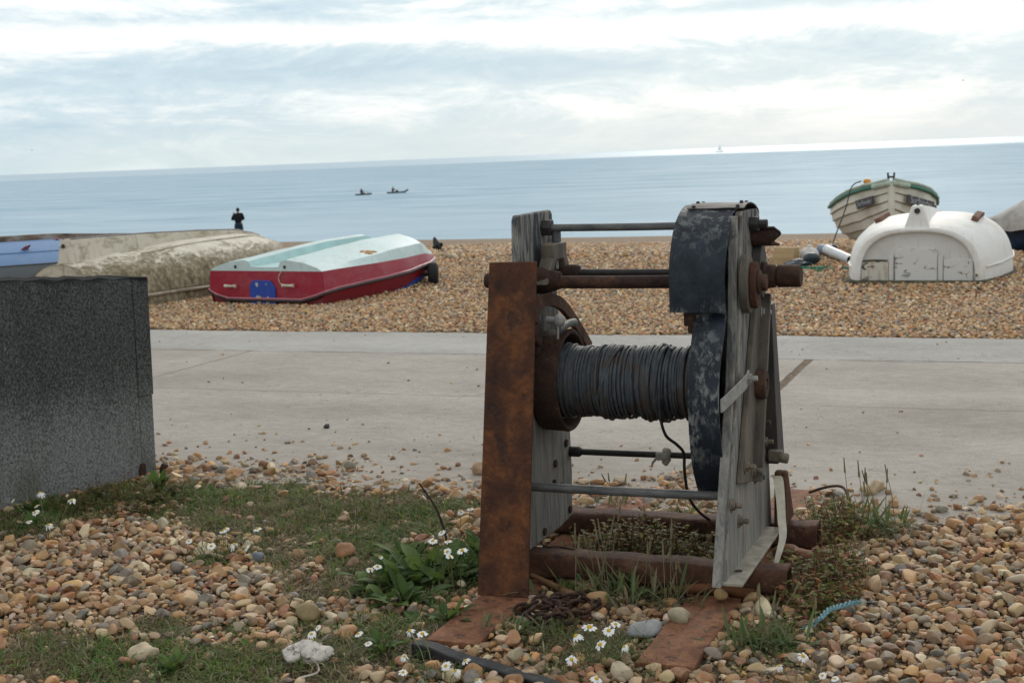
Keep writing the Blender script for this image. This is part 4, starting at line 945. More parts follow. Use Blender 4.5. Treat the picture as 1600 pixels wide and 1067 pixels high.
lying_tube('dead_stalk', [(-2.06, 4.62, 0), (-2.08, 4.64, .10), (-2.12, 4.66, .20), (-2.17, 4.68, .26), (-2.20, 4.68, .30)], (.006, .003), 'stalk', 'thin black dead stalk rising out of the leafy clump', 'stalk')
lying_tube('rusty_wire', [(-.95, 5.9, .035), (-.86, 5.88, .07), (-.79, 5.8, .085), (-.75, 5.66, .05), (-.74, 5.6, .02)], .006, 'rust_dark', 'bent rusty wire arching over the far right ground plate', 'wire')
lying_tube('steel_wire', [(-1.70, 4.62, .125), (-1.67, 4.58, .118), (-1.62, 4.58, .122), (-1.55, 4.56, .12)], .003, 'dark_iron', 'thin dark wire lying on the front base beam', 'wire')
# frayed blue rope
br = thing('frayed_rope', (-.62, 4.34, .03), 'short frayed pale blue rope lying on the pebbles', 'rope')
pp = smooth_pts([(-.655, 4.25, .045), (-.635, 4.30, .06), (-.61, 4.345, .058), (-.575, 4.39, .06)], 6); mb = MB()
for s_ in range(3): mb.tube([p + Vector((.006 * math.cos(i * 1.1 + s_ * 2.1), .002, .006 * math.sin(i * 1.1 + s_ * 2.1))) for i, p in enumerate(pp)], .0042, 6)
mb.build('strands', 'bluerope', br, 60)
for e, dv in ((pp[0], Vector((-.02, -.03, -.01))), (pp[-1], Vector((.03, .02, .0)))):
    mb = MB()
    for k in range(12): mb.tube([e, e + dv * .5 + Vector((random.gauss(0, .007), random.gauss(0, .007), random.gauss(0, .005))), e + dv * 1.1 + Vector((random.gauss(0, .015), random.gauss(0, .015), random.uniform(-.012, .010)))], [.002, .0014, .0009], 4)
    mb.build('frayed_end', 'bluerope', br, 60)
mb = MB()
mb.blob((-2.11, 3.585, .035), (.05, .036, .032), 4, .5, 21).blob((-2.055, 3.585, .035), (.04, .034, .030), 4, .5, 25)
for i in range(60):
    a = random.uniform(0, 6.3); q = random.random(); mb.blob((-2.085 + .075 * q * math.cos(a), 3.585 + .042 * q * math.sin(a), .03 + .032 * math.sqrt(1 - q * q) * random.uniform(.7, 1.1)), (random.uniform(.005, .013), random.uniform(.005, .012), random.uniform(.005, .012)), 2, .6, 20 + i)
mb.tube(smooth_pts([(-2.05, 3.56, .04), (-2.0, 3.50, .02), (-2.01, 3.42, .03)]), .003, 5)
tag(mb.build('fleece_scrap', 'fleece', None, 70, 0, (-2.085, 3.585, 0)), 'scrap of dirty white fleece lying on the grass', 'fleece')
# black edging strip
mb = MB(); e0, e1 = Vector((-1.80, 3.735, 0)), Vector((-1.25, 3.53, 0)); dd = (e1 - e0).normalized(); nn = Vector((-dd.y, dd.x, 0))
vs = []
for i in range(9):
    p = e0.lerp(e1, i / 8) + nn * .004 * math.sin(i * 1.4); z = .045 - .012 * (i / 8) + .003 * math.sin(i * 2)
    vs += [p - nn * .012 + Vector((0, 0, -.02)), p - nn * .012 + Vector((0, 0, z)), p + nn * .03 + Vector((0, 0, z + .004)), p + nn * .03 + Vector((0, 0, -.02))]
mb.add(vs, [(i * 4 + k, i * 4 + (k + 1) % 4, i * 4 + 4 + (k + 1) % 4, i * 4 + 4 + k) for i in range(8) for k in range(4)] + [(0, 1, 2, 3), (35, 34, 33, 32)])
tag(mb.build('edging_strip', 'blackplastic', None, 30, .004, tuple(e0)), 'worn black edging strip in front of the ground plates', 'edging')
mb = MB().lathe([(.028, .016), (.033, .016), (.033, .008), (.028, .008)], (-1.63, 5.60, 0), 'z', 16, True)
tag(mb.build('steel_washer', 'bolt_pale', None, 40, 0, (-1.63, 5.6, .028)), 'small pale washer lying on the left ground plate', 'washer')
def stone(x, y, r, rgb, label, seed, z=.02):
    mb = MB().blob((x, y, z), r, 3, .35, seed, Matrix.Rotation(seed * 1.3, 3, 'Z'))
    m = mnoise('stone_surface', [(.3, tuple(c * .7 for c in rgb)), (.55, rgb), (.75, tuple(min(1, c * 1.25) for c in rgb))], 26, .75, bump=.003)
    return tag(mb.build('stone', m, None, 60, 0, (x, y, 0)), label, 'stone', 'single larger stones')
stone(-1.165, 4.06, (.062, .042, .026), (.27, .28, .27), 'flat grey stone leaning against the right ground plate', 1, .03)
stone(-2.28, 3.95, (.045, .038, .03), (.27, .20, .10), 'ochre boulder sized pebble on the bare patch', 2, .03)
stone(-2.61, 3.49, (.045, .032, .026), (.55, .45, .30), 'pale cream pebble alone on the bottom left grass', 3, .022)
stone(-2.50, 4.63, (.04, .035, .035), (.30, .15, .07), 'rusty brown stone alone on the worn soil', 4, .03)
stone(-2.82, 4.52, (.03, .026, .02), (.13, .15, .17), 'small blue grey stone on the worn soil', 5, .02)
stone(-3.82, 6.94, (.02, .015, .013), (.05, .045, .045), 'dark crumb alone on the concrete path', 6, .022)
stone(-3.18, 5.98, (.035, .03, .026), (.25, .23, .17), 'rounded olive grey stone on the path edge', 7, .03)
stone(-2.52, 6.04, (.04, .035, .032), (.40, .27, .17), 'orange flint on the path edge left of the winch', 8, .035)
stone(-1.00, 4.40, (.026, .02, .02), (.38, .25, .11), 'tan stone sitting on the right ground plate', 9, .05)
stone(-1.38, 4.28, (.04, .033, .03), (.36, .22, .10), 'tan stone resting on the chain', 10, .045)
stone(-1.08, 4.18, (.036, .032, .032), (.36, .31, .21), 'cream stone wedged beside the right ground plate', 12, .04)
stone(-.70, 6.05, (.07, .03, .028), (.40, .30, .18), 'long pale flint on the path edge behind the winch', 13, .03)
stone(-.86, 4.95, (.09, .06, .05), (.20, .09, .05), 'pitted reddish brown stone between the beam ends', 14, .02)
# ------------------------------------------------------------------ boats
class Frame:
    """local u (along), v (across, to the right of u), z -> world"""
    def __init__(s, o, ax, pitch=0, roll=0):
        s.o = Vector(o); a = Vector((ax[0], ax[1], 0)).normalized(); s.m = Matrix((( a.x, a.y, 0), (a.y, -a.x, 0), (0, 0, 1))).transposed()
        s.q = Matrix.Rotation(pitch, 3, 'Y') @ Matrix.Rotation(roll, 3, 'X')
    def __call__(s, u, v, z): return s.o + s.m @ (s.q @ Vector((u, v, z)))
def loft(F, secs, name, mat, parent, ang=50, cap0=False, cap1=False, bevel=0, matf=None):
    """secs: list of (u, [(v,z)...]) with equal counts"""
    mb = MB(); m = len(secs[0][1]); vs = [F(u, v, z) for u, pr in secs for v, z in pr]
    fs = []
    mb.v = [tuple(v) for v in vs]
    for i in range(len(secs) - 1):
        for k in range(m - 1):
            a = i * m + k; mb.f.append((a, a + 1, a + m + 1, a + m)); mb.mi.append(matf(i, k) if matf else 0)
    if cap0: mb.f.append(tuple(range(m))); mb.mi.append(0)
    if cap1: mb.f.append(tuple((len(secs) - 1) * m + k for k in reversed(range(m)))); mb.mi.append(0)
    return mb.build(name, mat, parent, ang, bevel)
def lerp_tab(tab, u):
    for i in range(len(tab) - 1):
        a, b = tab[i], tab[i + 1]
        if u <= b[0]:
            t = (u - a[0]) / (b[0] - a[0]); t = t * t * (3 - 2 * t) * .5 + t * .5
            return [p + (q - p) * t for p, q in zip(a[1:], b[1:])]
    return list(tab[-1][1:])
def upturned(F, tab, nu, nv, z0=0.):
    """tab rows: u, half width, height, exponent, foot lift"""
    u0, u1 = tab[0][0], tab[-1][0]; secs = []
    for i in range(nu + 1):
        u = u0 + (u1 - u0) * (i / nu); w, h, p, lz = lerp_tab(tab, u); pr = []
        for k in range(nv + 1):
            a = math.pi * k / nv; c, s_ = math.cos(a), math.sin(a)
            v = -w * (abs(c) ** (2 / p)) * (1 if c >= 0 else -1); z = lz + (h - lz) * abs(s_) ** (2 / p); pr.append((v, z))
        secs.append((u, pr))
    return secs
def sheet_tube(F, pts, r, name, mat, parent, n=8):
    mb = MB().tube([F(*p) for p in pts], r, n); return mb.build(name, mat, parent, 60)
# --- cream upturned boat
F = Frame((-10.02, 12.45, 0), (.055, .998))
t = thing('upturned_boat', (-10.0, 12.45, 0), 'long cream upturned boat stained with lichen behind the concrete wall', 'boat', 'boats on the beach')
ct = [(0, .50, .52, 2.3, .0), (.8, .70, .58, 2.5, .0), (2.0, .84, .64, 2.6, 0), (3.2, .74, .645, 2.5, 0), (3.9, .46, .54, 2.3, .02), (4.3, .16, .30, 2.0, .04), (4.36, .04, .12, 2, .06)]
sec = upturned(F, ct, 40, 30)
loft(F, sec, 'hull', 'cream', t, 60)
mb = MB(); pr = sec[0][1]; mb.add([F(.015, v, z) for v, z in pr], [tuple(range(len(pr)))]); mb.build('transom', 'cream_plain', t, 0)
mb = MB()
for i in range(len(sec) - 1):
    pass
for side in (0, -1):
    sheet_tube(F, [(u, pr[side][0] * 1.012, .13 + .0 * u) for u, pr in sec[:-2]], .018, 'rubbing_band', 'cream_plain', t, 6)
# deep keel board fading into the ridge
top = [(.10, .77), (.6, .77), (1.4, .755), (2.4, .725), (3.2, .69), (3.7, .615), (4.05, .47), (4.28, .30), (4.37, .15)]
mb = MB(); n = 26; vs = []
for i in range(n):
    u = .10 + (4.37 - .10) * i / (n - 1); zt = lerp_tab(top, u)[0]; zb = lerp_tab(ct, u)[1] - .03; zb = min(zb, zt - .03)
    wt, wb = .026, .026 + .07 * max(0, 1 - u / 2.4)
    vs += [F(u, -wb, zb), F(u, -wt, zt), F(u, wt, zt), F(u, wb, zb)]
mb.add(vs, [(i * 4 + k, i * 4 + k + 1, i * 4 + 5 + k, i * 4 + 4 + k) for i in range(n - 1) for k in range(3)] + [(0, 1, 2, 3)]); mb.build('keel', 'skeg_cream', t, 30, .004)
sheet_tube(F, [(u, 0, z + .006) for u, z in [(.1 + 4.27 * k / 30, lerp_tab(top, .1 + 4.27 * k / 30)[0]) for k in range(31)]], .016, 'keel_band', 'keelgrey', t, 6)
mb = MB().add([F(.085, -.095, .49), F(.10, -.045, .785), F(.10, .045, .785), F(.085, .095, .49), F(.20, -.095, .49), F(.16, -.045, .785), F(.16, .045, .785), F(.20, .095, .49)], [(0, 1, 2, 3), (7, 6, 5, 4), (0, 4, 5, 1), (1, 5, 6, 2), (2, 6, 7, 3), (3, 7, 4, 0)])
mb.build('stern_post', 'skeg_cream', t, 30, .006)
mb = MB().tube([F(.098, 0, .71), F(.084, 0, .71)], .022, 12); mb.build('shaft_hole', 'dark_iron', t, 40)
for q in (-.36, .36):
    sheet_tube(F, [(u, q * (1 - .12 * abs(u - 2)), (lambda w, h, p, lz: h * max(0, 1 - (abs(q * (1 - .12 * abs(u - 2))) / w) ** p) ** (1 / p))(*lerp_tab(ct, u)) + .004) for u in [1.0 + 2.5 * k / 16 for k in range(17)]], .014, 'bilge_strake', 'cream_plain', t, 6)
# --- blue upturned boat
F = Frame((-13.75, 13.4, 0), (.27, .963)); t = thing('upturned_boat', (-14.0, 13.4, 0), 'sky blue upturned boat with slate grey sides at the far left', 'boat', 'boats on the beach')
bt = [(0, .75, .60, 2.1, 0), (1.2, 1.0, .62, 2.1, 0), (2.6, 1.12, .60, 2.0, 0), (4.0, .95, .52, 2.0, 0), (5.0, .45, .40, 2, .03), (5.4, .06, .2, 2, .05)]
sec = upturned(F, bt, 30, 28)
loft(F, sec, 'hull', ['bluehull', 'greyhull'], t, 60, matf=lambda i, k: 1 if (k < 5 or k > 22) else 0)
mb = MB(); mb.add([F(.01, v, z) for v, z in sec[0][1]], [tuple(range(29))]); mb.build('transom', 'greyhull', t, 0)
for side in (5, -6): sheet_tube(F, [(u, pr[side][0] * 1.004, pr[side][1] + .003) for u, pr in sec[:-2]], .008, 'chine_line', 'greyhull', t, 6)
for q in (8, -9): sheet_tube(F, [(u, pr[q][0] * 1.002, pr[q][1] + .002) for u, pr in sec[2:-4]], .009, 'bilge_strake', 'bluehull', t, 6)
mb = MB(); vs = []
for i in range(25):
    u = .1 + 5.1 * i / 24; z = lerp_tab(bt, u)[1]; vs += [F(u, -.04, z - .02), F(u, -.035, z + .075), F(u, .035, z + .075), F(u, .04, z - .02)]
mb.add(vs, [(i * 4 + k, i * 4 + k + 1, i * 4 + 5 + k, i * 4 + 4 + k) for i in range(24) for k in range(3)] + [(0, 1, 2, 3), (99, 98, 97, 96)]); mb.build('keel', 'brownkeel', t, 30, .004)
for k in range(9):
    mb = MB(); u, q = random.uniform(1.2, 3.8), random.randrange(15, 20); i = int(u / 5.4 * 30); v, z = sec[i][1][q]; mb.blob(F(u, v, z - .004), (.05, .10, .010), 2, .6, 60 + k, F.m @ Matrix.Rotation(math.atan2(v, 1.0) * 1.0, 3, 'X')); mb.build('paint_patch', 'redpatch', t, 60)
# --- red boat with pale aqua bottom (tunnel hull)
F = Frame((-7.95, 13.25, 0), (.15, .989)); t = thing('upturned_boat', (-8.02, 13.27, 0), 'crimson upturned dinghy with pale aqua bottom and blue transom panel', 'boat', 'boats on the beach')
#      u   hw   z_tun z_rid  z_mid z_chine z_rail inset zlow  vr
rt = [(0, .79, .405, .485, .43, .365, .135, .05, .0, .29), (.25, .80, .41, .51, .44, .37, .16, .06, .0, .29), (1.0, .82, .44, .57, .49, .375, .19, .07, .0, .29), (1.5, .80, .45, .605, .53, .38, .21, .07, .05, .29), (2.2, .66, .45, .62, .54, .385, .245, .06, .14, .27), (2.6, .50, .37, .46, .42, .345, .262, .05, .20, .22), (2.85, .34, .28, .315, .31, .29, .272, .04, .235, .16)]
secs = []; N = 26
for i in range(N + 1):
    u = 2.85 * i / N; hw, zt_, zr, zm, zc, zrl, ins, zl, vr = lerp_tab(rt, u)
    half = [(.0, zt_), (vr * .66, zt_ + .004), (vr * .78, zr - .018), (vr, zr), (vr + (hw - vr) * .45, (zr + zm) / 2 + .0), (hw * .90, zm - .03), (hw * .97, zc), (hw, zrl)]
    secs.append((u, [(-v, z) for v, z in reversed(half)] + half[1:]))
def mf(i, k):
    return 1 if k in (0, 13) else (2 if 5 <= k <= 8 else 0)
loft(F, secs, 'hull', ['palehull', 'redhull', 'aqua'], t, 25, matf=mf)
# transom: pale upper, red lower with raised corners
pr = secs[0][1]
mb = MB(); mb.add([F(-.004, v, z) for v, z in pr[1:-1]], [tuple(range(13))]); mb.build('transom_upper', 'palehull', t, 0)
low = [(-.766, .365), (-.79, .14), (-.66, .085), (-.50, .05), (.50, .05), (.66, .085), (.79, .135), (.766, .365)]
mb = MB(); mb.add([F(-.006, v, z) for v, z in low], [tuple(range(8))]); mb.build('transom_lower', 'redhull', t, 0)
rail = [(u, -lerp_tab(rt, u)[0] - .012, lerp_tab(rt, u)[5]) for u in [2.85 - 2.85 * k / 20 for k in range(21)]] + [(-.02, -.67, .088), (-.02, -.50, .048), (-.02, .50, .048), (-.02, .67, .088)] + [(u, lerp_tab(rt, u)[0] + .012, lerp_tab(rt, u)[5]) for u in [2.85 * k / 20 for k in range(21)]] + [(2.87, 0, .275)]
sheet_tube(F, rail, .019, 'rub_rail', 'blackrail', t); sheet_tube(F, [(u - (.012 if abs(v) < .7 and u < .01 else 0), v * 1.004, z + .02) for u, v, z in rail], .011, 'rail_highlight', 'railhighlight', t)  # second tube paints the highlight along the black rail
lowsec = []
for i in range(N + 1):
    u = 2.85 * i / N; hw, *_, zrl, ins, zl, vr = lerp_tab(rt, u); 
    lowsec.append((u, [(-hw, zrl), (-hw + ins, min(zrl - .02, max(zl, -.02) - .02))]))
for sgn in (1, -1):
    loft(F, [(u, [(v * sgn, z) for v, z in p]) for u, p in lowsec], 'lower_side', 'redlow', t, 40)
mb = MB(); mb.add([F(.02, v, z) for v, z in [(-.79, .14), (-.72, -.02), (.72, -.02), (.79, .135), (.66, .085), (.50, .05), (-.50, .05), (-.66, .085)]], [(0, 1, 2, 3, 4, 5, 6, 7)]); mb.build('lower_transom', 'redlow', t, 0)
mb = MB(); vs = []
for i in range(11):
    u = 1.2 + 1.65 * i / 10; hw, *_, zrl, ins, zl, vr = lerp_tab(rt, u); z = max(-.03, zl) - .012
    vs += [F(u, -(hw - ins + .012), z), F(u, hw - ins + .012, z), F(u, hw - ins - .0, z - .05), F(u, -(hw - ins), z - .05)]
mb.add(vs, [(i * 4 + k, i * 4 + (k + 1) % 4, i * 4 + 4 + (k + 1) % 4, i * 4 + 4 + k) for i in range(10) for k in range(4)] + [(0, 1, 2, 3), (43, 42, 41, 40)]); mb.build('foredeck', 'boatblue', t, 30)
mb = MB(); pn = [(-.21, .0), (.15, .0), (.15, .19), (.09, .262), (-.15, .268), (-.21, .215)]
mb.add([F(-.012, v, z) for v, z in pn] + [F(-.024, v * .97, z) for v, z in pn], [(0, 1, 2, 3, 4, 5), (11, 10, 9, 8, 7, 6)] + [(k, (k + 1) % 6, (k + 1) % 6 + 6, k + 6) for k in range(6)]); mb.build('engine_pad', 'boatblue', t, 20, .004)
def flatblob(F, u, v, z, r, seed, mat, name, th=.004):
    q = np.random.default_rng(seed); n = 14; pts = [F(u, v + r[0] * math.cos(2 * math.pi * k / n) * q.uniform(.6, 1.2), z + r[1] * math.sin(2 * math.pi * k / n) * q.uniform(.6, 1.2)) for k in range(n)]
    dv = F(u - th, v, z) - F(u, v, z); mb = MB().add(pts + [p + dv for p in pts], [tuple(range(n)), tuple(range(2 * n - 1, n - 1, -1))] + [(k, (k + 1) % n, (k + 1) % n + n, k + n) for k in range(n)])
    return mb.build(name, mat, t, 20)
for (v, z, r, sd) in ((-.10, .222, (.024, .026), 1), (-.09, .06, (.045, .048), 2), (.045, .085, (.014, .010), 3), (.04, .02, (.02, .012), 4), (.03, .225, (.013, .006), 7)): flatblob(F, -.0245, v, z, r, sd, 'paintchip', 'paint_chip')
flatblob(F, -.008, -.30, .045, (.07, .03), 5, 'brownkeel', 'rail_damage', .02)
for (u, v, z) in ((-.012, -.46, .20), (-.012, .34, .215)):
    mb = MB(); mb.tube([F(u - .03, v - .075, z), F(u - .033, v - .04, z), F(u - .033, v + .04, z), F(u - .03, v + .075, z)], [.022, .014, .014, .022], 8)
    for q in (-.03, .03): mb.tube([F(u + .008, v + q, z), F(u - .03, v + q, z)], .009, 6)
    mb.build('cleat', 'cleat', t, 40, .002)
mb = MB(); uu = 2.35; hwq, *_, zq, insq, zlq, vrq = lerp_tab(rt, uu); mb.tube([F(uu - .07, hwq, zq - .055), F(uu, hwq + .01, zq - .06), F(uu + .07, hwq - .01, zq - .05)], [.02, .014, .02], 8); mb.build('cleat', 'cleat', t, 40)
for v in (-.40, .28):
    mb = MB().tube([F(-.004, v, .41), F(-.012, v, .41)], .017, 12); mb.build('drain_hole', 'dark_iron', t, 40)
sheet_tube(F, [(-.012, .25, .37), (-.012, .20, .32), (-.012, .195, .27), (-.02, .22, .235), (-.03, .28, .215)], .005, 'cord_loop', 'cleat', t, 6)
def onhull(i, k, a): v, z = secs[i][1][k]; v2, z2 = secs[i][1][k + 1]; return secs[i][0], v + (v2 - v) * a, z + (z2 - z) * a
mb = MB()
for q in range(7): u, v, z = onhull(9 + (q % 2), 11, .45 + .06 * q); mb.blob(F(u + random.uniform(-.04, .04), v, z - .003), (.05, .022, .007), 2, .5, 80 + q, F.m @ Matrix.Rotation(-.6, 3, 'X'))
mb.build('rust_stain', 'ruststain', t, 60)
# trolley wheel beside the bow
tr = thing('launching_trolley', (-7.0, 15.35, 0), 'launching trolley with black wheel poking out from under the red boat', 'trolley')
wa = Vector((.93, .36, 0)).normalized(); wc = Vector((-6.90, 15.35, .135))
def axis_lathe(prof, c, ax, n=28):
    mb = MB(); ax = Vector(ax).normalized(); e1 = ax.orthogonal().normalized(); e2 = ax.cross(e1); vs = []
    for tt, r in prof:
        for k in range(n): vs.append(Vector(c) + ax * tt + (e1 * math.cos(2 * math.pi * k / n) + e2 * math.sin(2 * math.pi * k / n)) * r)
    m = len(prof); mb.add(vs, [(i * n + k, i * n + (k + 1) % n, (i + 1) * n + (k + 1) % n, (i + 1) * n + k) for i in range(m - 1) for k in range(n)] + [tuple(range(n)), tuple((m - 1) * n + k for k in reversed(range(n)))]); return mb
w = axis_lathe([(-.052, .085), (-.06, .11), (-.045, .135), (-.015, .142), (.015, .142), (.045, .135), (.06, .11), (.052, .085)], wc, wa).build('tyre', 'rubber', tr, 40)
axis_lathe([(-.04, .085), (-.03, .03), (.05, .03), (.056, .08), (.05, .085)], wc, wa).build('rim', 'rust_dark', tr, 40)
mb = MB().tube([wc + wa * .06, wc - wa * .9 + Vector((0, 0, -.03))], .018, 8).tube([wc - wa * .15, Vector((-7.35, 14.7, .07)), Vector((-7.5, 14.45, .04))], .02, 8); mb.build('axle', 'dark_iron', tr, 50)
# --- white dinghy
F = Frame((-1.31, 15.25, 0), (.06, .998)); t = thing('upturned_boat', (-1.31, 15.25, 0), 'white upturned dinghy with its arched transom facing the path', 'boat', 'boats on the beach')
wt = [(-.02, .655, .595, 2.8, .0), (.10, .71, .63, 2.9, 0), (.5, .80, .675, 3.0, 0), (1.1, .86, .70, 3.0, 0), (1.7, .81, .68, 2.8, 0), (2.2, .52, .60, 2.2, 0), (2.45, .2, .40, 2, .02), (2.5, .05, .2, 2, .05)]
sec = upturned(F, wt, 34, 40)
loft(F, sec, 'hull', 'whitehull', t, 60)
# transom recessed inside a rim
pr = sec[0][1]; inn = [(v * .90, z * .93 - .0) for v, z in pr]
mb = MB(); n = len(pr)
mb.add([F(-.02, v, z) for v, z in pr] + [F(-.03, v * .955, z * .965) for v, z in pr] + [F(-.02, v, z) for v, z in inn] + [F(.04, v * .985, z * .985) for v, z in inn], [(r * n + k, r * n + k + 1, (r + 1) * n + k + 1, (r + 1) * n + k) for r in range(3) for k in range(n - 1)])
mb.build('transom_rim', 'whitehull', t, 50)
mb = MB(); mb.add([F(.035, v, z) for v, z in inn], [tuple(range(n))]); mb.build('transom', 'whitetransom', t, 0)
def panel(F, pts, u0, u1, name, mat, par, bev=.006):
    m = len(pts); mb = MB().add([F(u0, v, z) for v, z in pts] + [F(u1, v, z) for v, z in pts], [tuple(range(m)), tuple(range(2 * m - 1, m - 1, -1))] + [(k, (k + 1) % m, (k + 1) % m + m, k + m) for k in range(m)])
    return mb.build(name, mat, par, 25, bev)
ar = [(-.225, .0), (-.225, .31)] + [(-.225 + .07 - .07 * math.cos(R(a)), .31 + .06 * math.sin(R(a))) for a in (20, 45, 70, 90)] + [(.135 + .07 * math.sin(R(a)), .31 + .06 * math.cos(R(a))) for a in (0, 20, 45, 70)] + [(.205, .31), (.205, 0)]
panel(F, [(v, z + .015) for v, z in ar], -.012, .038, 'engine_pad', 'peel', t, .008)
for dv in (-.265, .235): panel(F, [(dv - .025, .0), (dv - .025, .29), (dv + .025, .31), (dv + .025, 0)], -.005, .036, 'transom_post', 'whitetransom', t)
panel(F, [(-.58, .02), (-.58, .245), (-.295, .25), (-.295, .02)], .006, .034, 'transom_board', 'peelrust', t)
panel(F, [(.265, .02), (.265, .265), (.56, .265), (.56, .02)], .006, .034, 'transom_board', 'peel', t)
panel(F, [(-.575, .235), (-.58, .258), (-.45, .268), (-.30, .262), (-.302, .24), (-.42, .25)], .0, .008, 'moss_strip', 'mossy', t)
mb = MB().tube([F(-.03, .60, .105), F(-.05, .60, .105)], .022, 12); mb.build('drain_plug', 'cleat', t, 40); mb = MB().tube([F(-.051, .60, .105), F(-.055, .60, .105)], .011, 10); mb.build('drain_hole', 'dark_iron', t, 40)
for sgn in (-1, 1):
    sheet_tube(F, [(u, sgn * (abs(p[0][0]) + .002), .185 + .02 * u) for u, p in sec[1:-2]], .011, 'moulding', 'whitehull', t, 8)
gw = [(u, -abs(p[0][0]) - .004, .02) for u, p in reversed(sec[:-1])] + [(-.03, -.62, .015), (-.03, .62, .015)] + [(u, abs(p[0][0]) + .004, .02) for u, p in sec[:-1]]
sheet_tube(F, gw, .034, 'gunwale', 'mossy', t, 8)
# skeg: post in front and board behind
mb = MB().add([F(.0, -.135, .585), F(.03, -.06, .825), F(.03, .06, .825), F(.0, .135, .585), F(.20, -.10, .60), F(.14, -.045, .83), F(.14, .045, .83), F(.20, .10, .60)], [(0, 1, 2, 3), (7, 6, 5, 4), (0, 4, 5, 1), (1, 5, 6, 2), (2, 6, 7, 3), (3, 7, 4, 0)]); mb.build('stern_post', 'whitehull', t, 30, .012)
mb = MB(); vs = []
for i in range(13):
    u = .10 + 1.6 * i / 12; zt_ = .82 - .13 * (i / 12) ** 1.4; zb = lerp_tab(wt, u)[1] - .02; wb = .09 * (1 - i / 14) + .02
    vs += [F(u, -wb, zb), F(u, -.03, max(zt_, zb + .02)), F(u, .03, max(zt_, zb + .02)), F(u, wb, zb)]
mb.add(vs, [(i * 4 + k, i * 4 + k + 1, i * 4 + 5 + k, i * 4 + 4 + k) for i in range(12) for k in range(3)] + [(0, 1, 2, 3), (51, 50, 49, 48)]); mb.build('skeg', 'whitehull', t, 40, .006)
mb = MB().tube([F(.024, 0, .77), F(.006, 0, .77)], .030, 14); mb.build('shaft_hole', 'dark_iron', t, 40)
sheet_tube(F, [(.05 + .7 * k / 8, 0, .833 - .035 * (k / 8) ** 1.4) for k in range(9)], .012, 'skeg_cap', 'mossy', t, 6)
def hullz(tab, u, v): w_, h_, p_, l_ = lerp_tab(tab, u); return l_ + (h_ - l_) * max(0, 1 - (abs(v) / w_) ** p_) ** (1 / p_)
for v in (-.50, .50):
    mb = MB(); vs = []
    for i in range(7):
        u = .62 + .62 * i / 6; z = hullz(wt, u, v)
        sl = (hullz(wt, u, v + .04) - hullz(wt, u, v - .04)) / .08; nrm_ = Vector((-sl, 1)).normalized(); tv = Vector((nrm_.y, -nrm_.x))
        for a, b in ((-.035, -.02), (-.035, .05), (.035, .05), (.035, -.02)): vs.append(F(u, v + tv.x * a + nrm_.x * b, z + tv.y * a + nrm_.y * b))
    mb.add(vs, [(i * 4 + k, i * 4 + (k + 1) % 4, i * 4 + 4 + (k + 1) % 4, i * 4 + 4 + k) for i in range(6) for k in range(4)] + [(0, 1, 2, 3), (27, 26, 25, 24)]); mb.build('bilge_runner', 'brownblock', t, 30, .004)
# --- clinker boat, upright, bow towards the path
F = Frame((-2.03, 19.75, 0), (-.16, .987), R(1.5)); t = thing('clinker_boat', (-2.0, 20, 0), 'upright cream clinker boat with green gunwale and dark name boards', 'boat', 'boats on the beach')
#     u   half-beam top, z top, keel z, half-beam fullness
kt = [(0, .03, .93, .16, 1.0), (.10, .17, .90, .12, 1.05), (.3, .36, .86, .08, 1.15), (.7, .56, .79, .06, 1.3), (1.2, .69, .70, .03, 1.5), (2.2, .77, .60, .02, 1.7), (3.2, .72, .60, .03, 1.7), (3.8, .58, .62, .06, 1.6)]
NP = 7; secs = []; nU = 34
for i in range(nU + 1):
    u = 3.8 * (i / nU) ** 1.5; hb, zt_, zk, p_ = lerp_tab(kt, u); half = []
    for j in range(NP + 1):
        s_ = j / NP; v = hb * (math.sin(s_ * math.pi / 2) ** (1 / p_)) ; z = zk + (zt_ - zk) * (1 - math.cos(s_ * math.pi / 2)) ** (.75) if p_ > 1.2 else zk + (zt_ - zk) * s_ ** (1 + (p_ - 1) * .6)
        if p_ <= 1.2: v = hb * s_ ** .75
        half.append((v, z))
    q = []
    for j in range(NP):                     # lapped planks: each plank stands proud at its lower edge
        v0, z0 = half[j]; v1, z1 = half[j + 1]; lap = .014 if j else 0
        q += [(v0 + lap, z0 - (.004 if j else 0)), (v1, z1)]
    secs.append((u, q))
for sgn in (1, -1): loft(F, [(u, [(v * sgn, z) for v, z in p]) for u, p in secs], 'planking', 'clinker', t, 12)
for j in range(1, NP):
    for sgn in (1, -1): sheet_tube(F, [(u, sgn * (p[2 * j][0] + .000), p[2 * j][1] - .004) for u, p in secs[1:26]], .0075, 'lap_shade_line', 'plankshade', t, 5)  # dark strips painted in for the shade below each lap
sheet_tube(F, [(.0 - .02, 0, .95), (-.012, 0, .75), (-.005, 0, .5), (.01, 0, .28), (.10, 0, .11), (.6, 0, .04), (1.5, 0, .02), (3.6, 0, .02)], [.048, .045, .042, .04, .04, .04, .04, .04], 'stem', 'clinker', t, 8)
sheet_tube(F, [(.12, 0, .22), (.3, 0, .08), (.8, 0, .0), (2, 0, -.02), (3.7, 0, -.02)], .04, 'keel', 'redwood', t, 8)
for sgn in (1, -1):
    g_ = [(u, sgn * (p[-1][0] + .02), p[-1][1]) for u, p in secs]
    sheet_tube(F, [q for q in g_ if q[0] > .12], .027, 'gunwale', 'green', t, 8); sheet_tube(F, [(-.05, 0, .925)] + [q for q in g_ if q[0] <= .17], .042, 'stem_cap', 'palegreen', t, 8)
    sheet_tube(F, [(u, v * .97, z + .05) for u, v, z in g_], .026, 'top_rail', 'palegreen', t, 8)
mb = MB(); vs = []
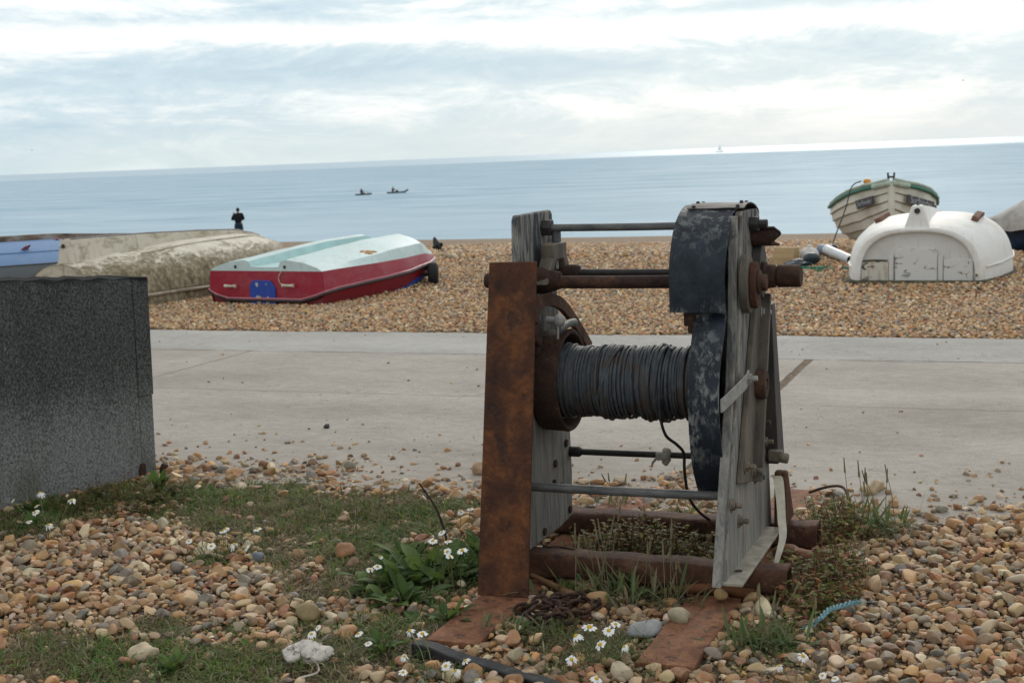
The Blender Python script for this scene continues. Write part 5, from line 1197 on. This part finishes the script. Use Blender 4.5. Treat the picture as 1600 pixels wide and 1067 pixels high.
for i in range(8):
    u, p = secs[i]; vs += [F(u, -p[-1][0], p[-1][1] + .03), F(u, p[-1][0], p[-1][1] + .03)]
mb.add(vs, [(i * 2, i * 2 + 1, i * 2 + 3, i * 2 + 2) for i in range(7)]); mb.build('foredeck', 'palegreen', t, 40)
mb = MB()
for dv in (-.035, .035): mb.tube([F(.06, dv, .96), F(.05, dv * 1.2, 1.08)], .014, 6)
mb.tube([F(.055, -.04, 1.02), F(.055, .04, 1.02)], .016, 6); mb.build('bow_fitting', 'dark_iron', t, 40)
mb = MB().blob(F(.45, -.30, .965), (.055, .05, .045), 3, .1, 4); mb.build('orange_float', 'orange', t, 60)
def onside(u, s_, sgn, outw):
    for i in range(len(secs) - 1):
        if secs[i + 1][0] >= u: break
    a = (u - secs[i][0]) / (secs[i + 1][0] - secs[i][0]); pa, pb = secs[i][1], secs[i + 1][1]
    k = s_ * (len(pa) - 1); k0 = min(int(k), len(pa) - 2); f = k - k0
    A = [pa[k0][c] + (pa[k0 + 1][c] - pa[k0][c]) * f for c in (0, 1)]; B = [pb[k0][c] + (pb[k0 + 1][c] - pb[k0][c]) * f for c in (0, 1)]
    return F(u - outw * .6, sgn * (A[0] + (B[0] - A[0]) * a + outw), A[1] + (B[1] - A[1]) * a)
for sgn, ua, ub in ((-1, .14, .46), (1, .12, .75)):
    mb = MB(); c = [onside(ua, .92, sgn, .045), onside(ub, .92, sgn, .045), onside(ub, .74, sgn, .06), onside(ua, .74, sgn, .06)]
    no = (c[1] - c[0]).cross(c[3] - c[0]).normalized(); no = no if no.y < 0 else -no
    mb.add([q + no * .012 for q in c] + [q - no * .012 for q in c], [(0, 1, 2, 3), (7, 6, 5, 4)] + [(k, (k + 1) % 4, (k + 1) % 4 + 4, k + 4) for k in range(4)]); bd = mb.build('name_board', 'board', t, 20, .003)
    cu = bpy.data.curves.new('lettering', 'FONT'); cu.body = 'Surfbinder'; cu.align_x = 'CENTER'; cu.align_y = 'CENTER'; cu.size = .13; cu.extrude = .002
    xx = (c[1] - c[0]).normalized() if (c[1] - c[0]).x > 0 else (c[0] - c[1]).normalized(); yy = no.cross(xx).normalized(); xx = yy.cross(no)
    tmp = bpy.data.objects.new('tmp', cu); COL.objects.link(tmp); bpy.context.view_layer.update()
    me = bpy.data.meshes.new_from_object(tmp.evaluated_get(bpy.context.evaluated_depsgraph_get())); bpy.data.objects.remove(tmp)
    ln = max(v.co.x for v in me.vertices) - min(v.co.x for v in me.vertices); k = (c[1] - c[0]).length * .82 / ln
    cen = sum(c, Vector()) / 4 + no * .0145; mt = Matrix((xx, yy, no)).transposed()
    for v in me.vertices: v.co = cen + mt @ Vector((v.co.x * k, v.co.y * k * (1.25 if sgn < 0 else 1), v.co.z)) - Vector(t['_o'])
    me.materials.clear(); me.materials.append(M['lettering']); lo_ = bpy.data.objects.new('lettering', me); COL.objects.link(lo_); lo_.parent = bd
bpy.context.view_layer.update()
lying_tube('mooring_rope', [(-2.46, 19.98, .97), (-2.57, 19.85, .90), (-2.62, 19.6, .62), (-2.68, 19.2, .34), (-2.72, 18.8, .10), (-2.75, 18.5, .02)], .0085, 'dark_iron', 'thin dark mooring rope hanging from the clinker boat to the shingle', 'rope')
# --- covered boat on trailer at the right edge
F = Frame((-.70, 19.9, -.17), (1, .12)); t = thing('covered_boat', (-1.0, 19.9, 0), 'dark hulled boat under a dirty grey canvas cover at the right edge', 'boat', 'boats on the beach')
ht = [(.1, .05, .50), (.35, .42, .50), (.8, .72, .50), (2.0, .85, .50), (4.0, .80, .50)]
hs = []
for i in range(21):
    u = .1 + 3.9 * i / 20; hb, zt_ = lerp_tab(ht, u); hs.append((u, [(-hb, zt_ + .05), (-hb * .93, .36), (-hb * .6, .2), (0, .14), (hb * .6, .2), (hb * .93, .36), (hb, zt_ + .05)]))
loft(F, hs, 'hull', 'darkhull', t, 40, False, True)
tp = [(-.12, .05, .60), (.0, .12, .63), (.2, .40, .74), (.36, .55, .84), (.44, .62, .84), (.65, .70, .76), (1.0, .78, .80), (2.6, .90, .9), (4.0, .86, .85)]
ts = []
for i in range(41):
    u = -.15 + 4.15 * i / 40; hb, zr = lerp_tab(tp, u); f = .02 * math.sin(u * 13); g_ = .03 * math.sin(u * 9 + 1)
    ts.append((u, [(-hb - .03, .46 + f), (-hb - .02, .60), (-hb * .82 + g_, .60 + (zr - .6) * .48), (-hb * .4, .6 + (zr - .6) * .85 + f * .5), (0, zr), (hb * .4, .6 + (zr - .6) * .85 - f * .5), (hb * .82 - g_, .6 + (zr - .6) * .48), (hb + .02, .60), (hb + .03, .46 - f)]))
loft(F, ts, 'canvas_cover', 'tarp', t, 50, True, True)
mb = MB()
for v in (-.4, .4): mb.tube([F(-.1, v * .4, .10), F(.3, v, .12), F(3.8, v, .12)], .035, 8)
for u in (.35, 2.9): mb.tube([F(u - .10, -.45, .0), F(u, -.42, .22)], .035, 6).tube([F(u + .10, .45, .0), F(u, .42, .22)], .035, 6)
mb.tube([F(.35, -.5, .02), F(.35, .5, .02)], .03, 6); mb.build('cradle', 'dark_iron', t, 40)
mb = MB().blob((-.20, 16.75, .085), (.10, .095, .095), 3, .03, 2); mb.tube([(-.20, 16.70, .17), (-.20, 16.69, .20)], [.03, .02], 8)
tag(mb.build('mooring_buoy', 'buoywhite', None, 60, 0, (-.2, 16.75, 0)), 'white round buoy on the shingle at the right edge', 'buoy')
# debris left of the white dinghy
mb = MB().add([(-3.30, 17.80, -.02), (-3.03, 17.76, -.02), (-3.03, 17.83, .22), (-3.29, 17.87, .225), (-3.22, 18.02, -.02), (-2.99, 18.0, -.02), (-2.985, 17.99, .215), (-3.22, 18.03, .22)], [(0, 1, 2, 3), (7, 6, 5, 4), (0, 4, 5, 1), (1, 5, 6, 2), (2, 6, 7, 3), (3, 7, 4, 0)])
tag(mb.build('tan_box', 'tan', None, 30, .008, (-3.15, 17.85, 0)), 'tan wooden box sitting on the shingle beside the winch shaft', 'box')
mb = MB().blob((-2.87, 18.05, .095), (.125, .12, .12), 3, .05, 5); mb.tube([(-2.87, 18.05, .2), (-2.87, 18.05, .235)], [.04, .03], 8)
tag(mb.build('fishing_buoy', 'buoywhite', None, 60, 0, (-2.87, 18.05, 0)), 'grubby white float between the tan box and the pipes', 'buoy')
mb = MB()
for k, (x, y, z, r) in enumerate(((-2.93, 17.55, .04, (.16, .10, .06)), (-2.80, 17.6, .09, (.10, .08, .08)), (-2.86, 17.5, .03, (.13, .08, .05)))): mb.blob((x, y, z), r, 3, .4, 30 + k)
tag(mb.build('plastic_bag', 'bagdark', None, 50, 0, (-2.87, 17.55, 0)), 'crumpled dark plastic bag in front of the white float', 'bag')
def pipe(p0, p1, r, mat, label):
    p0, p1 = Vector(p0), Vector(p1); ax = (p1 - p0); Ln = ax.length
    o = axis_lathe([(0, r), (Ln, r), (Ln, r * .86), (Ln * .3, r * .86), (Ln * .3, .002)], p0, ax, 24).build('plastic_pipe', mat, None, 40, 0, tuple(p0)); return tag(o, label, 'pipe', 'plastic pipes on the shingle')
pipe((-2.86, 18.95, .11), (-2.66, 18.72, .12), .068, 'bluepipe', 'blue grey plastic pipe end behind the white float')
pipe((-2.74, 18.66, .13), (-2.31, 17.75, .06), .062, 'whitepipe', 'white plastic pipe with its open end towards the dinghy')
mb = MB()
for k in range(26):
    x, y = (-2.05 + random.uniform(-.10, .10), 17.0 + random.uniform(-.15, .15)) if k < 16 else (-2.5 + random.uniform(-.35, .35), 17.0 + random.uniform(-.12, .12))
    a = random.uniform(0, 6); hh = random.uniform(.02, .14) if k < 16 else .02
    mb.tube(smooth_pts([(x, y, .015), (x + .06 * math.cos(a), y + .06 * math.sin(a), .02 + hh), (x + .14 * math.cos(a + 1), y + .14 * math.sin(a + 1), .02 + hh * .6), (x + .2 * math.cos(a + 1.5), y + .2 * math.sin(a + 1.5), .015)], 4), .008, 5)
tag(mb.build('green_net', 'net', None, 60, 0, (-2.2, 17, 0)), 'tangle of green netting beside the white dinghy', 'net')
# ------------------------------------------------------------------ figures: skin modifier bodies
def skin_mesh(name, verts, edges, radii, mat, parent, sub=2):
    me = bpy.data.meshes.new(name); off = Vector(parent['_o']) if parent else Vector((0, 0, 0))
    me.from_pydata([Vector(v) - off for v in verts], edges, []); o = bpy.data.objects.new(name, me); COL.objects.link(o)
    sk = o.modifiers.new('skin', 'SKIN'); lay = me.skin_vertices[0] if me.skin_vertices else None
    if lay is None:
        bm = bmesh.new(); bm.from_mesh(me); bm.verts.layers.skin.verify(); bm.to_mesh(me); bm.free(); lay = me.skin_vertices[0]
    for i, r in enumerate(radii): lay.data[i].radius = (r, r) if not hasattr(r, '__len__') else r
    lay.data[0].use_root = True
    ss = o.modifiers.new('sub', 'SUBSURF'); ss.levels = sub; ss.render_levels = sub
    bpy.context.view_layer.update()
    m2 = bpy.data.meshes.new_from_object(o.evaluated_get(bpy.context.evaluated_depsgraph_get()))
    o.modifiers.clear(); o.data = m2; m2.materials.clear(); m2.materials.append(M[mat]); m2.shade_smooth(); m2.name = name
    if parent: o.parent = parent
    return o
def person(base, yaw, J, fingers, parts, label, name='person', s=1.0):
    """J: name -> (x,y,z) in the figure's own frame (facing +y)"""
    t = thing(name, base, label, 'person'); rot = Matrix.Rotation(yaw, 3, 'Z'); B = Vector(base)
    W_ = {k: B + rot @ (Vector(v[:3]) * s) for k, v in J.items()}
    def mk(nm, chain, mat, add=0):
        ks = []; ed = []; rad = []
        for ch in chain:
            for i, k in enumerate(ch):
                if k not in ks: ks.append(k); r = J[k][3]; rad.append((r + add) * s)
                if i: ed.append((ks.index(ch[i - 1]), ks.index(k)))
        return skin_mesh(nm, [W_[k] for k in ks], ed, rad, mat, t)
    mk('body', parts['body'], 'skin')
    for nm, ch, mat, add in parts['clothes']: mk(nm, ch, mat, add)
    mb = MB(); h = W_['head']; mb.blob(h + rot @ Vector((0, -.018, .022)) * s, (.082 * s, .098 * s, .105 * s), 3, .03, 3); mb.build('hair', 'hair', t, 60)
    mb = MB(); f = rot @ Vector((0, 1, 0)); sd = rot @ Vector((1, 0, 0))
    mb.blob(h + f * .105 * s - Vector((0, 0, .02)) * s, (.014 * s, .02 * s, .022 * s), 2, 0, 1)
    for q in (-1, 1): mb.blob(h + sd * q * .078 * s - Vector((0, 0, .01)) * s, (.012 * s, .02 * s, .03 * s), 2, 0, 2)
    mb.build('nose_and_ears', 'skin', t, 60)
    if fingers:
        mb = MB()
        for hk, ek in fingers:
            p = W_[hk]; dr = (p - W_[ek]).normalized(); side = dr.cross(Vector((0, 0, 1))).normalized(); curl = side.cross(dr)
            for q in range(4):
                b = p + side * (q - 1.5) * .019 * s; ln = (.075, .085, .08, .062)[q] * s
                mb.tube([b, b + dr * ln * .5, b + dr * ln * .85 + curl * ln * .35], [.0095 * s, .0085 * s, .007 * s], 6)
            b = p - dr * .05 * s + side * .035 * s; mb.tube([b, b + side * .03 * s + dr * .02 * s, b + side * .035 * s + dr * .055 * s], [.011 * s, .0095 * s, .008 * s], 6)
        mb.build('fingers', 'skin', t, 60)
    return t
J = {'pelvis': (0, 0, .95, .125), 'waist': (0, 0, 1.08, .13), 'chest': (0, .01, 1.32, .155), 'neckb': (0, 0, 1.47, .075), 'neck': (0, .0, 1.53, .055), 'head': (0, .02, 1.66, .088), 'crown': (0, .01, 1.73, .06),
     'shl': (-.20, 0, 1.42, .07), 'ell': (-.30, .10, 1.16, .05), 'hal': (-.24, .34, 1.42, .036), 'hdl': (-.225, .37, 1.49, .034),
     'shr': (.20, 0, 1.42, .07), 'elr': (.24, .14, 1.16, .05), 'har': (.06, .36, 1.40, .036), 'hdr': (.03, .38, 1.46, .034),
     'hil': (-.10, 0, .88, .10), 'knl': (-.13, .02, .50, .07), 'anl': (-.14, 0, .09, .046), 'tol': (-.15, .15, .035, .035),
     'hir': (.10, 0, .88, .10), 'knr': (.12, .02, .50, .07), 'anr': (.13, 0, .09, .046), 'tor': (.15, .15, .035, .035)}
body = [['pelvis', 'waist', 'chest', 'neckb', 'neck', 'head', 'crown'], ['chest', 'shl', 'ell', 'hal', 'hdl'], ['chest', 'shr', 'elr', 'har', 'hdr'], ['pelvis', 'hil', 'knl', 'anl', 'tol'], ['pelvis', 'hir', 'knr', 'anr', 'tor']]
bp = (-38.05, 61.2); bz = float(zg(bp[0], bp[1]))
person((bp[0], bp[1], bz), R(30), J, [('hdl', 'hal'), ('hdr', 'har')], {'body': body, 'clothes': [('shirt', [['pelvis', 'waist', 'chest', 'neckb'], ['chest', 'shl', 'ell'], ['chest', 'shr', 'elr']], 'shirt', .042), ('trousers', [['waist', 'pelvis', 'hil', 'knl', 'anl'], ['pelvis', 'hir', 'knr', 'anr']], 'jeans', .04)]},
       'person in black top and jeans standing at the water photographing the sea')
# kayaks with paddlers
def kayak(x, y, heading, L_, label, plabel, upbow):
    t = thing('kayak', (x, y, -3.6), label, 'kayak', 'kayaks out on the sea'); F = Frame((x, y, -3.6), (math.cos(heading), math.sin(heading)))
    tb = [(-L_ / 2, .03, .22, .05), (-L_ * .3, .26, .24, -.08), (0, .33, .22, -.12), (L_ * .3, .26, .26, -.08), (L_ / 2, .03, .30 + upbow, .08 + upbow * .8)]; sc_ = []
    for i in range(21):
        u = -L_ / 2 + L_ * i / 20; w_, zt_, zb = lerp_tab(tb, u); sc_.append((u, [(w_ * math.cos(a), (zt_ + zb) / 2 + (zt_ - zb) / 2 * math.sin(a)) for a in [2 * math.pi * k / 12 for k in range(13)]]))
    loft(F, sc_, 'hull', 'kayakdark', t, 60, True, True)
    mb = MB().tube([F(.1, -.02, .22 + .02), F(-.25, 0, .24)], .2, 10); mb.build('cockpit', 'rubber', t, 60)
    p0 = F(-.35 if not upbow else -L_ * .22, 0, .12)
    K = {'pelvis': (0, 0, .10, .14), 'waist': (0, 0, .25, .14), 'chest': (0, .05, .48, .16), 'neck': (0, .06, .68, .06), 'head': (0, .08, .80, .095), 'crown': (0, .07, .88, .06), 'shl': (-.2, .04, .58, .07), 'ell': (-.33, .18, .40, .05), 'hal': (-.32, .40, .42, .04),
         'shr': (.2, .04, .58, .07), 'elr': (.33, .2, .42, .05), 'har': (.3, .42, .50, .04), 'hil': (-.1, .1, .08, .09), 'knl': (-.14, .5, .16, .07), 'anl': (-.12, .85, .05, .05), 'hir': (.1, .1, .08, .09), 'knr': (.14, .5, .16, .07), 'anr': (.12, .85, .05, .05)}
    bd = [['pelvis', 'waist', 'chest', 'neck', 'head', 'crown'], ['chest', 'shl', 'ell', 'hal'], ['chest', 'shr', 'elr', 'har'], ['pelvis', 'hil', 'knl', 'anl'], ['pelvis', 'hir', 'knr', 'anr']]
    person(tuple(p0), heading - math.pi / 2, K, [], {'body': bd, 'clothes': [('vest', [['pelvis', 'waist', 'chest'], ['chest', 'shl', 'ell'], ['chest', 'shr', 'elr']], 'kayakvest', .035)]}, plabel, s=1.0)
    pd = MB(); a, b = F(p0 and (.15 if not upbow else -L_ * .22 + .45), 1.05, .45), F(.15 if not upbow else -L_ * .22 + .45, -1.05, .72); pd.tube([a, b], .018, 6)
    for e, dv in ((a, (a - b).normalized()), (b, (b - a).normalized())): pd.tube([e, e + dv * .2, e + dv * .42], [.03, .09, .05], 6)
    tag(pd.build('paddle', 'kayakdark', None, 60, 0, tuple(a)), 'double bladed paddle held by the ' + ('right' if upbow else 'left') + ' hand kayaker', 'paddle', 'kayak paddles')
kayak(-98.2, 193.9, R(52), 2.8, 'short low kayak, left one of two on the sea', 'person sitting in the left kayak in a dark vest', 0)
kayak(-95.4, 200.1, R(42), 3.5, 'longer kayak with raised bow, right one of two on the sea', 'person sitting in the right kayak leaning back', .28)
# sailing boat on the horizon
sx, sy = -365., 1645.; t = thing('sailing_boat', (sx, sy, -3.6), 'tiny pale sailing boat on the bright horizon strip', 'sailboat'); F = Frame((sx, sy, -3.6), (.9, .43))
tb = [(-5, .9, 1.0, .2), (-2, 1.5, .9, -.2), (1.5, 1.5, 1.0, -.2), (4.2, .6, 1.3, .2), (5.2, .05, 1.5, 1.0)]
loft(F, [(u, [(-lerp_tab(tb, u)[0], lerp_tab(tb, u)[1]), (-lerp_tab(tb, u)[0] * .7, lerp_tab(tb, u)[2] + .3), (0, lerp_tab(tb, u)[2]), (lerp_tab(tb, u)[0] * .7, lerp_tab(tb, u)[2] + .3), (lerp_tab(tb, u)[0], lerp_tab(tb, u)[1])]) for u in [-5 + 10.2 * k / 20 for k in range(21)]], 'hull', 'sailhull', t, 40, True, True)
MB().tube([F(.8, 0, .8), F(.8, 0, 9.8)], [.10, .06], 8).build('mast', 'sailhull', t, 40)
mb = MB(); mb.add([F(.7, .02, 2), F(-2.4, .35, 2), F(.7, .02, 9), F(-.9, .4, 5), F(.7, .1, 2), F(-2.4, .43, 2), F(.7, .1, 9), F(-.9, .48, 5)], [(0, 1, 3, 2), (4, 6, 7, 5)]); mb.build('mainsail', 'sail', t, 0)
mb = MB(); mb.add([F(3.6, .0, 1.5), F(1.1, .35, 2), F(.9, 0, 7), F(3.6, .06, 1.5), F(1.1, .41, 2), F(.9, .06, 7)], [(0, 1, 2), (5, 4, 3)]); mb.build('jib', 'sail', t, 0)
# black bird on the shingle
bx, by = -9.70, 21.8; bz = float(zg(bx, by)); t = thing('standing_bird', (bx, by, bz), 'black crow standing on the shingle beyond the red boat', 'bird')
rotb = Matrix.Rotation(R(146), 3, 'Z')
def BV(x, y, z): return Vector((bx, by, bz)) + rotb @ Vector((x * .8, y * .95, z * 1.08))
mb = MB().tube([BV(-.13, 0, .085), BV(-.07, 0, .10), BV(0, 0, .135), BV(.05, 0, .175), BV(.075, 0, .205), BV(.085, 0, .225), BV(.10, 0, .235), BV(.12, 0, .232)], [.012, .04, .062, .055, .04, .033, .03, .012], 12); mb.build('body', 'bird', t, 70)
MB().tube([BV(.12, 0, .233), BV(.16, 0, .222)], [.011, .003], 8).build('beak', 'rubber', t, 60)
mb = MB(); mb.add([BV(-.10, -.02, .095), BV(-.10, .02, .095), BV(-.22, .025, .055), BV(-.22, -.025, .055), BV(-.10, -.02, .085), BV(-.10, .02, .085), BV(-.22, .025, .049), BV(-.22, -.025, .049)], [(0, 1, 2, 3), (7, 6, 5, 4), (0, 4, 5, 1), (1, 5, 6, 2), (2, 6, 7, 3), (3, 7, 4, 0)]); mb.build('tail', 'bird', t, 0)
for q in (-1, 1): MB().blob(BV(-.02, q * .05, .125), (.10, .018, .045), 3, .1, 4, rotb @ Matrix.Rotation(.35, 3, 'Y')).build('wing', 'bird', t, 60)
for q in (-.022, .022): MB().tube([BV(.0, q, .09), BV(.005, q, .03), BV(0, q, .005), BV(.035, q, .004)], [.008, .005, .005, .003], 6).build('leg', 'rubber', t, 60)
def flyer(p, yaw, span, label):
    t = thing('flying_bird', p, label, 'bird', 'birds in the sky'); P_ = Vector(p); r_ = Matrix.Rotation(yaw, 3, 'Z')
    V_ = lambda x, y, z: P_ + r_ @ (Vector((x, y, z)) * span)
    MB().tube([V_(-.25, 0, 0), V_(-.1, 0, 0), V_(.05, 0, .01), V_(.16, 0, .02), V_(.22, 0, .015)], [.02, .05, .06, .04, .01], 10).build('body', 'gull', t, 60)
    for q in (-1, 1):
        a = [(.08, 0, .02), (.10, .25, .09), (.02, .5, .03)]; b = [(-.08, 0, .02), (-.05, .25, .09), (-.06, .5, .03)]
        mb = MB(); mb.add([V_(x, q * y, z) for x, y, z in a + b] + [V_(x, q * y, z - .012) for x, y, z in a + b], [(0, 1, 4, 3), (1, 2, 5, 4), (6, 9, 10, 7), (7, 10, 11, 8), (0, 6, 7, 1), (1, 7, 8, 2), (3, 4, 10, 9), (4, 5, 11, 10)]); mb.build('wing', 'gull', t, 0)
flyer((-11.94, 212.8, 9.66), R(15), .75, 'small bird flying high in the right part of the sky')
flyer((-135.4, 164.5, 4.84), R(60), .42, 'tiny distant bird low over the sea at far left')
# ------------------------------------------------------------------ sky, sun, camera
SUN_EL, SUN_AZ = 25, -8       # azimuth from +Y towards +X
w = bpy.data.worlds.new('World'); S.world = w; w.use_nodes = True; nt = w.node_tree; bg = nt.nodes['Background']
def wn(typ, **kw):
    nd = nt.nodes.new(typ)
    for k, v in kw.items():
        if k.startswith('_'): setattr(nd, k[1:], v)
        else:
            i = nd.inputs[int(k[1:])] if k[0] == 'i' and k[1:].isdigit() else nd.inputs[k]
            if isinstance(v, bpy.types.NodeSocket): nt.links.new(v, i)
            else: i.default_value = v
    return nd
sky = wn('ShaderNodeTexSky', _sky_type='NISHITA', _sun_disc=False, _sun_elevation=R(SUN_EL), _sun_rotation=R(SUN_AZ)); sky.air_density = 1.; sky.dust_density = 2.
tc = wn('ShaderNodeTexCoord').outputs['Generated']; sp = wn('ShaderNodeSeparateXYZ', i0=tc).outputs
def wnoise(sc, det, sx, sz, off, rough=.6, dist=.0):
    m = wn('ShaderNodeMapping', Vector=tc); m.inputs['Scale'].default_value = (sx, sx, sz); m.inputs['Location'].default_value = (off, off * .7, off * .3)
    return wn('ShaderNodeTexNoise', Vector=m.outputs[0], Scale=sc, Detail=det, Roughness=rough, Distortion=dist).outputs[0]
def wm(op, a, b): return wn('ShaderNodeMath', _operation=op, i0=a, i1=b).outputs[0]
def wramp(f, st):
    r = wn('ShaderNodeValToRGB', Fac=f); e = r.color_ramp.elements
    while len(e) < len(st): e.new(.5)
    for i, (p, c) in enumerate(st): e[i].position = p; e[i].color = (*c, 1) if hasattr(c, '__len__') else (c, c, c, 1)
    return r.outputs[0]
def wmix(f, a, b):
    x = wn('ShaderNodeMix', _data_type='RGBA')
    for k, v in ((0, f), (6, a), (7, b)):
        if isinstance(v, bpy.types.NodeSocket): nt.links.new(v, x.inputs[k])
        else: x.inputs[k].default_value = (*v, 1) if hasattr(v, '__len__') else v
    return x.outputs[2]
z = sp[2]; n1 = wnoise(4.2, 10, 1., 5., 3.1, .68, .5); n2 = wnoise(13., 10, 1., 3.6, 7.7, .7, .5)
zz = wm('ADD', z, wm('MULTIPLY', wm('SUBTRACT', n1, .5), .035))
zz = wm('ADD', zz, wm('MULTIPLY', sp[0], .012))
# brightness against height above the horizon: pale, blue grey band, bright break, thin grey streak, bright
band_ = wramp(wm('MULTIPLY', zz, 6.), [(.0, .46), (.10, .46), (.19, .62), (.26, .46), (.34, .26), (.41, .42), (.47, .82), (.52, .70), (.57, .34), (.63, .68), (1., .7)])
f = wm('ADD', band_, wm('MULTIPLY', wm('SUBTRACT', n2, .5), 1.25)); f = wm('ADD', f, wm('MULTIPLY', wm('SUBTRACT', n1, .5), 1.5))
cl = wramp(f, [(.10, (4.1, 5.6, 6.7)), (.40, (5.2, 6.5, 7.3)), (.60, (7.0, 7.8, 8.2)), (.84, (9.5, 9.7, 9.75))])
hz = wn('ShaderNodeMapRange', _interpolation_type='SMOOTHSTEP', Value=z, i1=0.0, i2=.045).outputs[0]
cl = wmix(wm('MULTIPLY', wm('SUBTRACT', 1., hz), .75), cl, wmix(wn('ShaderNodeMapRange', Value=sp[0], i1=-.7, i2=0.).outputs[0], (5.5, 6.7, 7.0), (6.1, 6.85, 7.2)))
hi = wn('ShaderNodeMapRange', _interpolation_type='SMOOTHSTEP', Value=z, i1=.15, i2=.5).outputs[0]
cl = wmix(hi, cl, wmix(wnoise(2., 6, 1, 1, 1.), (6.0, 6.4, 6.8), (9.0, 9.0, 8.8)))
nt.links.new(wmix(.94, sky.outputs[0], cl), bg.inputs['Color']); bg.inputs['Strength'].default_value = .1
sl = bpy.data.lights.new('sun', 'SUN'); sl.energy = .9; sl.angle = R(14); sl.color = (1., .95, .87); so = bpy.data.objects.new('sun', sl); COL.objects.link(so)
sd = Vector((math.sin(R(SUN_AZ)) * math.cos(R(SUN_EL)), math.cos(R(SUN_AZ)) * math.cos(R(SUN_EL)), math.sin(R(SUN_EL))))
so.rotation_euler = sd.to_track_quat('Z', 'Y').to_euler(); so.location = (0, 0, 30)
F_, H_ = 2200., 1.5; roll = math.atan(61 / 1600); pitch = math.atan(290 * math.cos(roll) / F_) ; yaw = R(21.1)
roll_hy = 274 - 61 / 1600 * 800; pitch = math.atan((533.5 - roll_hy) * math.cos(roll) / F_)
fw = Vector((-math.sin(yaw) * math.cos(pitch), math.cos(yaw) * math.cos(pitch), -math.sin(pitch))); r0 = Vector((math.cos(yaw), math.sin(yaw), 0)); u0 = r0.cross(fw)
rr, uu = r0 * math.cos(roll) - u0 * math.sin(roll), u0 * math.cos(roll) + r0 * math.sin(roll)
cam = bpy.data.cameras.new('camera'); co = bpy.data.objects.new('camera', cam); COL.objects.link(co)
co.matrix_world = Matrix((rr, uu, -fw)).transposed().to_4x4(); co.location = (0, 0, H_)
cam.sensor_width = 36; cam.lens = F_ / 1600 * 36; cam.clip_start = .1; cam.clip_end = 200000
cam.dof.use_dof = True; cam.dof.focus_distance = 4.85; cam.dof.aperture_fstop = 8.
S.camera = co
for o in bpy.data.objects:
    if '_o' in o: del o['_o']
vs_ = S.view_settings; vs_.view_transform = 'Standard'; vs_.look = 'None'; vs_.exposure = .24; vs_.gamma = 1
S.cycles.max_bounces = 6; S.cycles.use_denoising = True
